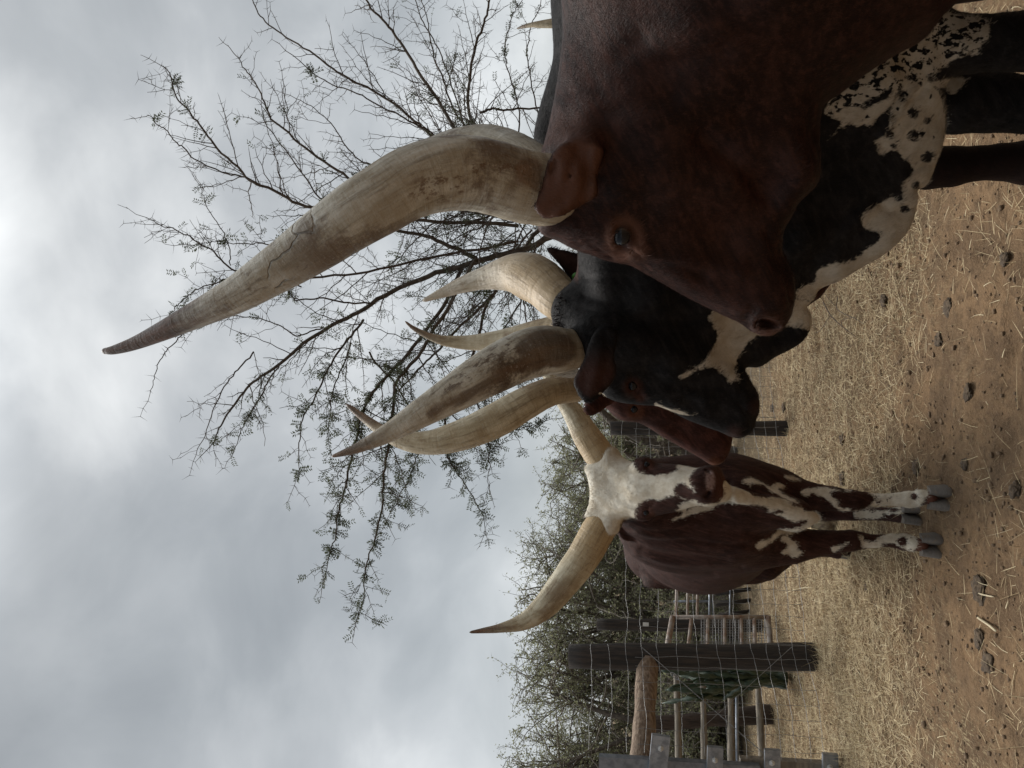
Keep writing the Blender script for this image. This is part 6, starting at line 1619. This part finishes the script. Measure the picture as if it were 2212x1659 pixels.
    for li, (pl, r0, r1, lf) in enumerate(Lb):
        a = np.array(pl, float)
        W_ = P(a[:, 0], a[:, 1], a[:, 2]); n = len(a) * 7
        c = catmull(W_, n); c += np.cumsum(T.rng.normal(0, .009, c.shape), 0) * .7
        rad = np.linspace(PX(r0, 6.2), PX(r1, 5.7), n) * .44
        (trunk if r0 > 8 else T.b).tube(c, rad, 9 if r0 > 8 else 6, False)
        Ls = np.linalg.norm(np.diff(c, axis=0), axis=1).sum()
        m = int(Ls / .062)
        for k in range(m):
            u = (k + T.rng.uniform(.2, 1)) / m; i = min(n - 2, int(u * (n - 1))); t = c[i + 1] - c[i]; t /= np.linalg.norm(t) + 1e-9
            v = np.cross(t, T.rng.normal(0, 1, 3)); v /= np.linalg.norm(v)
            thick = rad[i]
            if T.rng.uniform() < (.78 if thick > .008 else .42):
                e = t * T.rng.uniform(.35, 1) + v * .8 + np.array([0, 0, -.12 if lf > .3 else .1]); e /= np.linalg.norm(e)
                T.zig(c[i], e, (1 - .55 * u) * T.rng.uniform(.25, .95) * (1.0 if thick > .008 else .6), min(.0048, thick * .5), 0, 1.0, (lf * 1.3 if lf > .1 else lf * .6), .2 if lf < .3 else -.35, .066, 2, .8)
        if r1 < 3:
            for k in range(int(Ls / .07)):
                i = T.rng.integers(n // 4, n - 1); t = c[i] - c[i - 1]; t /= np.linalg.norm(t) + 1e-9; v = np.cross(t, T.rng.normal(0, 1, 3)); v /= np.linalg.norm(v) + 1e-9
                Lt = T.rng.uniform(.03, .07)
                for sg in (-1, 1):
                    e = v * sg + t * .3; e /= np.linalg.norm(e); T.thorn(c[i], e, Lt, .0021)
                if T.rng.uniform() < lf * 2.0:
                    for _ in range(3):
                        v2 = T.rng.normal(0, 1, 3) * .8 + t * .5; v2 /= np.linalg.norm(v2); T.leaf(c[i], v2, T.rng.uniform(.065, .10), 6, .034, .0095)
        # tip
        t = c[-1] - c[-3]; t /= np.linalg.norm(t); T.zig(c[-1], t, .12, rad[-1], 1, 1, lf, 0)
    trunk.build('trunk', M_BARK, root)
    T.b.build('crown', M_TWIG, root)
    T.leaf_mesh('foliage', M_LEAF, root)
acacia()

def bush_tree(X_, Y_, D, topX, wid, seed, label, leaf=.5, dens=1.0, stems=5, name='thorn_bush', lean=0.0):
    """dense thorny bush-tree of the thicket: several stems, a tangle of twigs, grey-green leaflets"""
    rng = np.random.default_rng(seed)
    x = (CY - Y_) / F * D * 1.03; top = P(topX + 16, Y_, D)[2]
    root = empty(name, (float(x), float(D), 0), label, 'tree', 'thorn trees of the thicket')
    T = Twigs(seed + 50); tr = MB()
    for s_ in range(stems):
        a = rng.uniform(0, 2 * np.pi); rr = wid * rng.uniform(.25, .75)
        e = np.array([x + math.cos(a) * rr + lean, D + math.sin(a) * rr * .8, top * rng.uniform(.62, .86)])
        b0 = np.array([x + rng.uniform(-.15, .15), D + rng.uniform(-.15, .15), -.05])
        mid = (b0 + e) / 2 + rng.normal(0, .14, 3)
        c = catmull([b0, mid, e], 18); c += np.cumsum(rng.normal(0, .008, c.shape), 0)
        rad = np.linspace(.05, .014, 18) * rng.uniform(.7, 1.2); tr.tube(c, rad, 7, False)
        for k in range(int(14 * dens)):
            i = rng.integers(4, 18); i = min(i, 17); v = rng.normal(0, 1, 3); v[2] = v[2] * .7 + .35; v /= np.linalg.norm(v)
            L = wid * rng.uniform(.45, .95); n = 9
            cc = [c[i]]; d = v
            for q in range(n):
                d = d + rng.normal(0, .22, 3) + np.array([0, 0, .03]); d /= np.linalg.norm(d); cc.append(cc[-1] + d * L / n)
            cc = np.array(cc)
            if cc[:, 2].max() > top: cc[:, 2] = np.where(cc[:, 2] > top, top - (cc[:, 2] - top) * .4, cc[:, 2])
            cc[:, 2] = np.maximum(cc[:, 2], .12)
            T.tube(cc, np.linspace(.011, .003, len(cc)), 5)
            for w in range(int(9 * dens)):
                j = rng.integers(2, len(cc)); v2 = rng.normal(0, 1, 3) + np.array([0, 0, .15]); v2 /= np.linalg.norm(v2); L2 = rng.uniform(.14, .42); m = 5
                tt = [cc[j]]; d2 = v2
                for q in range(m): d2 = d2 + rng.normal(0, .28, 3); d2 /= np.linalg.norm(d2); tt.append(tt[-1] + d2 * L2 / m)
                tt = np.array(tt); T.tube(tt, np.linspace(.0042, .0016, m + 1), 3)
                for q in range(1, m + 1):
                    if rng.uniform() < .8:
                        e = rng.normal(0, 1, 3); e /= np.linalg.norm(e); T.thorn(tt[q], e, rng.uniform(.03, .09), .0017)
                    for h in range(rng.poisson(leaf * 7)):
                        e = rng.normal(0, 1, 3); e /= np.linalg.norm(e); l = rng.uniform(.018, .04); w_ = np.cross(e, rng.normal(0, 1, 3)); w_ /= np.linalg.norm(w_) + 1e-9; w_ *= l * .22
                        p = tt[q] + rng.normal(0, .02, 3)
                        T.lv += [p, p + e * l * .5 + w_, p + e * l, p + e * l * .5 - w_]; T.lt += [rng.uniform(0, 1)] * 4
    tr.build('trunk', M_BARK, root); T.b.build('crown', plain_twig2(), root)
    if T.lv: T.leaf_mesh('foliage', M_LEAF2, root)
_pt = []
def plain_twig2():
    if not _pt: _pt.append(plain('grey twig', (0.10, 0.082, 0.064), .85, .45, 40, .2, col2=(0.24, 0.21, 0.17)))
    return _pt[0]
def thicket():
    T_ = [(1650, 9.0, 1090, 1.25, 'leftmost thorn tree of the thicket, behind the steel gate upright', .55),
          (1530, 8.6, 1082, 1.2, 'dense thorn tree of the thicket right above the level log', .5),
          (1420, 9.2, 1088, 1.2, 'thorn tree of the thicket standing behind the thick black post', .5),
          (1310, 9.4, 1098, 1.2, 'thorn tree of the thicket rising behind the pied cow left horn tip', .5),
          (1215, 9.6, 1120, 1.1, 'thorn tree of the thicket behind the base of the pied cow left horn', .45),
          (1120, 10.0, 1140, 1.1, 'thorn tree of the thicket with a ragged top above the pied cow forehead', .5),
          (1020, 10.4, 1178, 1.1, 'lower greener thorn tree of the thicket by the pied cow right horn', .7),
          (925, 10.5, 1190, 1.1, 'thorn tree of the thicket showing past the red cow face', .6),
          (1590, 11.5, 1100, 1.4, 'thorn tree in the second row, seen between the two leftmost trees', .45),
          (1370, 12.0, 1108, 1.4, 'thorn tree in the second row, seen right of the thick black post top', .45),
          (1170, 12.5, 1150, 1.4, 'thorn tree in the second row, seen behind the pied cow horn root', .45)]
    for i, (y_, d, tx, w, lab, lf) in enumerate(T_):
        bush_tree(1600, y_, d, tx, w, 100 + i * 7, lab, lf, 1.0 if d < 11 else .75, 6)
    for i, (y_, d, lab) in enumerate(((790, 10.8, 'thorn tree of the thicket mostly hidden behind the black cow head'), (640, 11.0, 'thorn tree of the thicket hidden behind the brown cow face'), (480, 11.2, 'thorn tree of the thicket hidden behind the brown cow ear'), (300, 11.4, 'thorn tree of the thicket hidden behind the brown cow neck'))):
        bush_tree(1600, y_, d, 1240, 1.15, 400 + i * 5, lab, .5, .6, 5)
    for i, (y_, d, tx, w, lab) in enumerate(((1640, 7.6, 1400, .55, 'low scrub bush behind the wooden rails at the left edge'), (1545, 7.9, 1440, .6, 'low scrub bush behind the rough dark post of the rail pen'), (1475, 7.8, 1420, .6, 'low scrub bush behind the dark green succulent'), (1310, 8.2, 1400, .6, 'low scrub bush behind the grey pipe pen panel'), (1385, 8.0, 1430, .5, 'low scrub bush behind the white mesh gate'))):
        bush_tree(1600, y_, d, tx, w, 300 + i * 5, lab, .45, .8, 5, 'scrub_bush')
    # low leaning trunk right of the pied cow
    root = empty('leaning_tree', (float(P(1500, 960, 8)[0]), 8.0, 0), 'dark leaning tree trunk forking low behind the wire, between red and pied cows', 'tree')
    b = MB()
    for pl, r in (([(1640, 985, 8), (1540, 975, 8), (1460, 968, 8), (1390, 950, 8), (1330, 915, 8), (1290, 880, 8)], 16), ([(1460, 968, 8), (1420, 985, 8), (1380, 990, 8), (1330, 975, 8), (1270, 960, 8)], 9), ([(1540, 975, 8), (1480, 1000, 8), (1440, 1030, 8), (1390, 1050, 8)], 9)):
        a = np.array(pl, float); b.tube(catmull(P(a[:, 0], a[:, 1], a[:, 2]), 24), np.linspace(PX(r, 8), PX(r * .45, 8), 24), 9)
    b.build('trunk', M_BARK, root)
    T = Twigs(77)
    for i in range(70):
        a = P(T.rng.uniform(1290, 1460), T.rng.uniform(890, 1040), 8 + T.rng.uniform(-.3, .3)); v = T.rng.normal(0, 1, 3); v /= np.linalg.norm(v)
        T.zig(a, v, T.rng.uniform(.2, .6), .006, 1, .6, .25, 0, .06, 2)
    T.b.build('crown', plain_twig2(), root); T.leaf_mesh('foliage', M_LEAF2, root)
thicket()
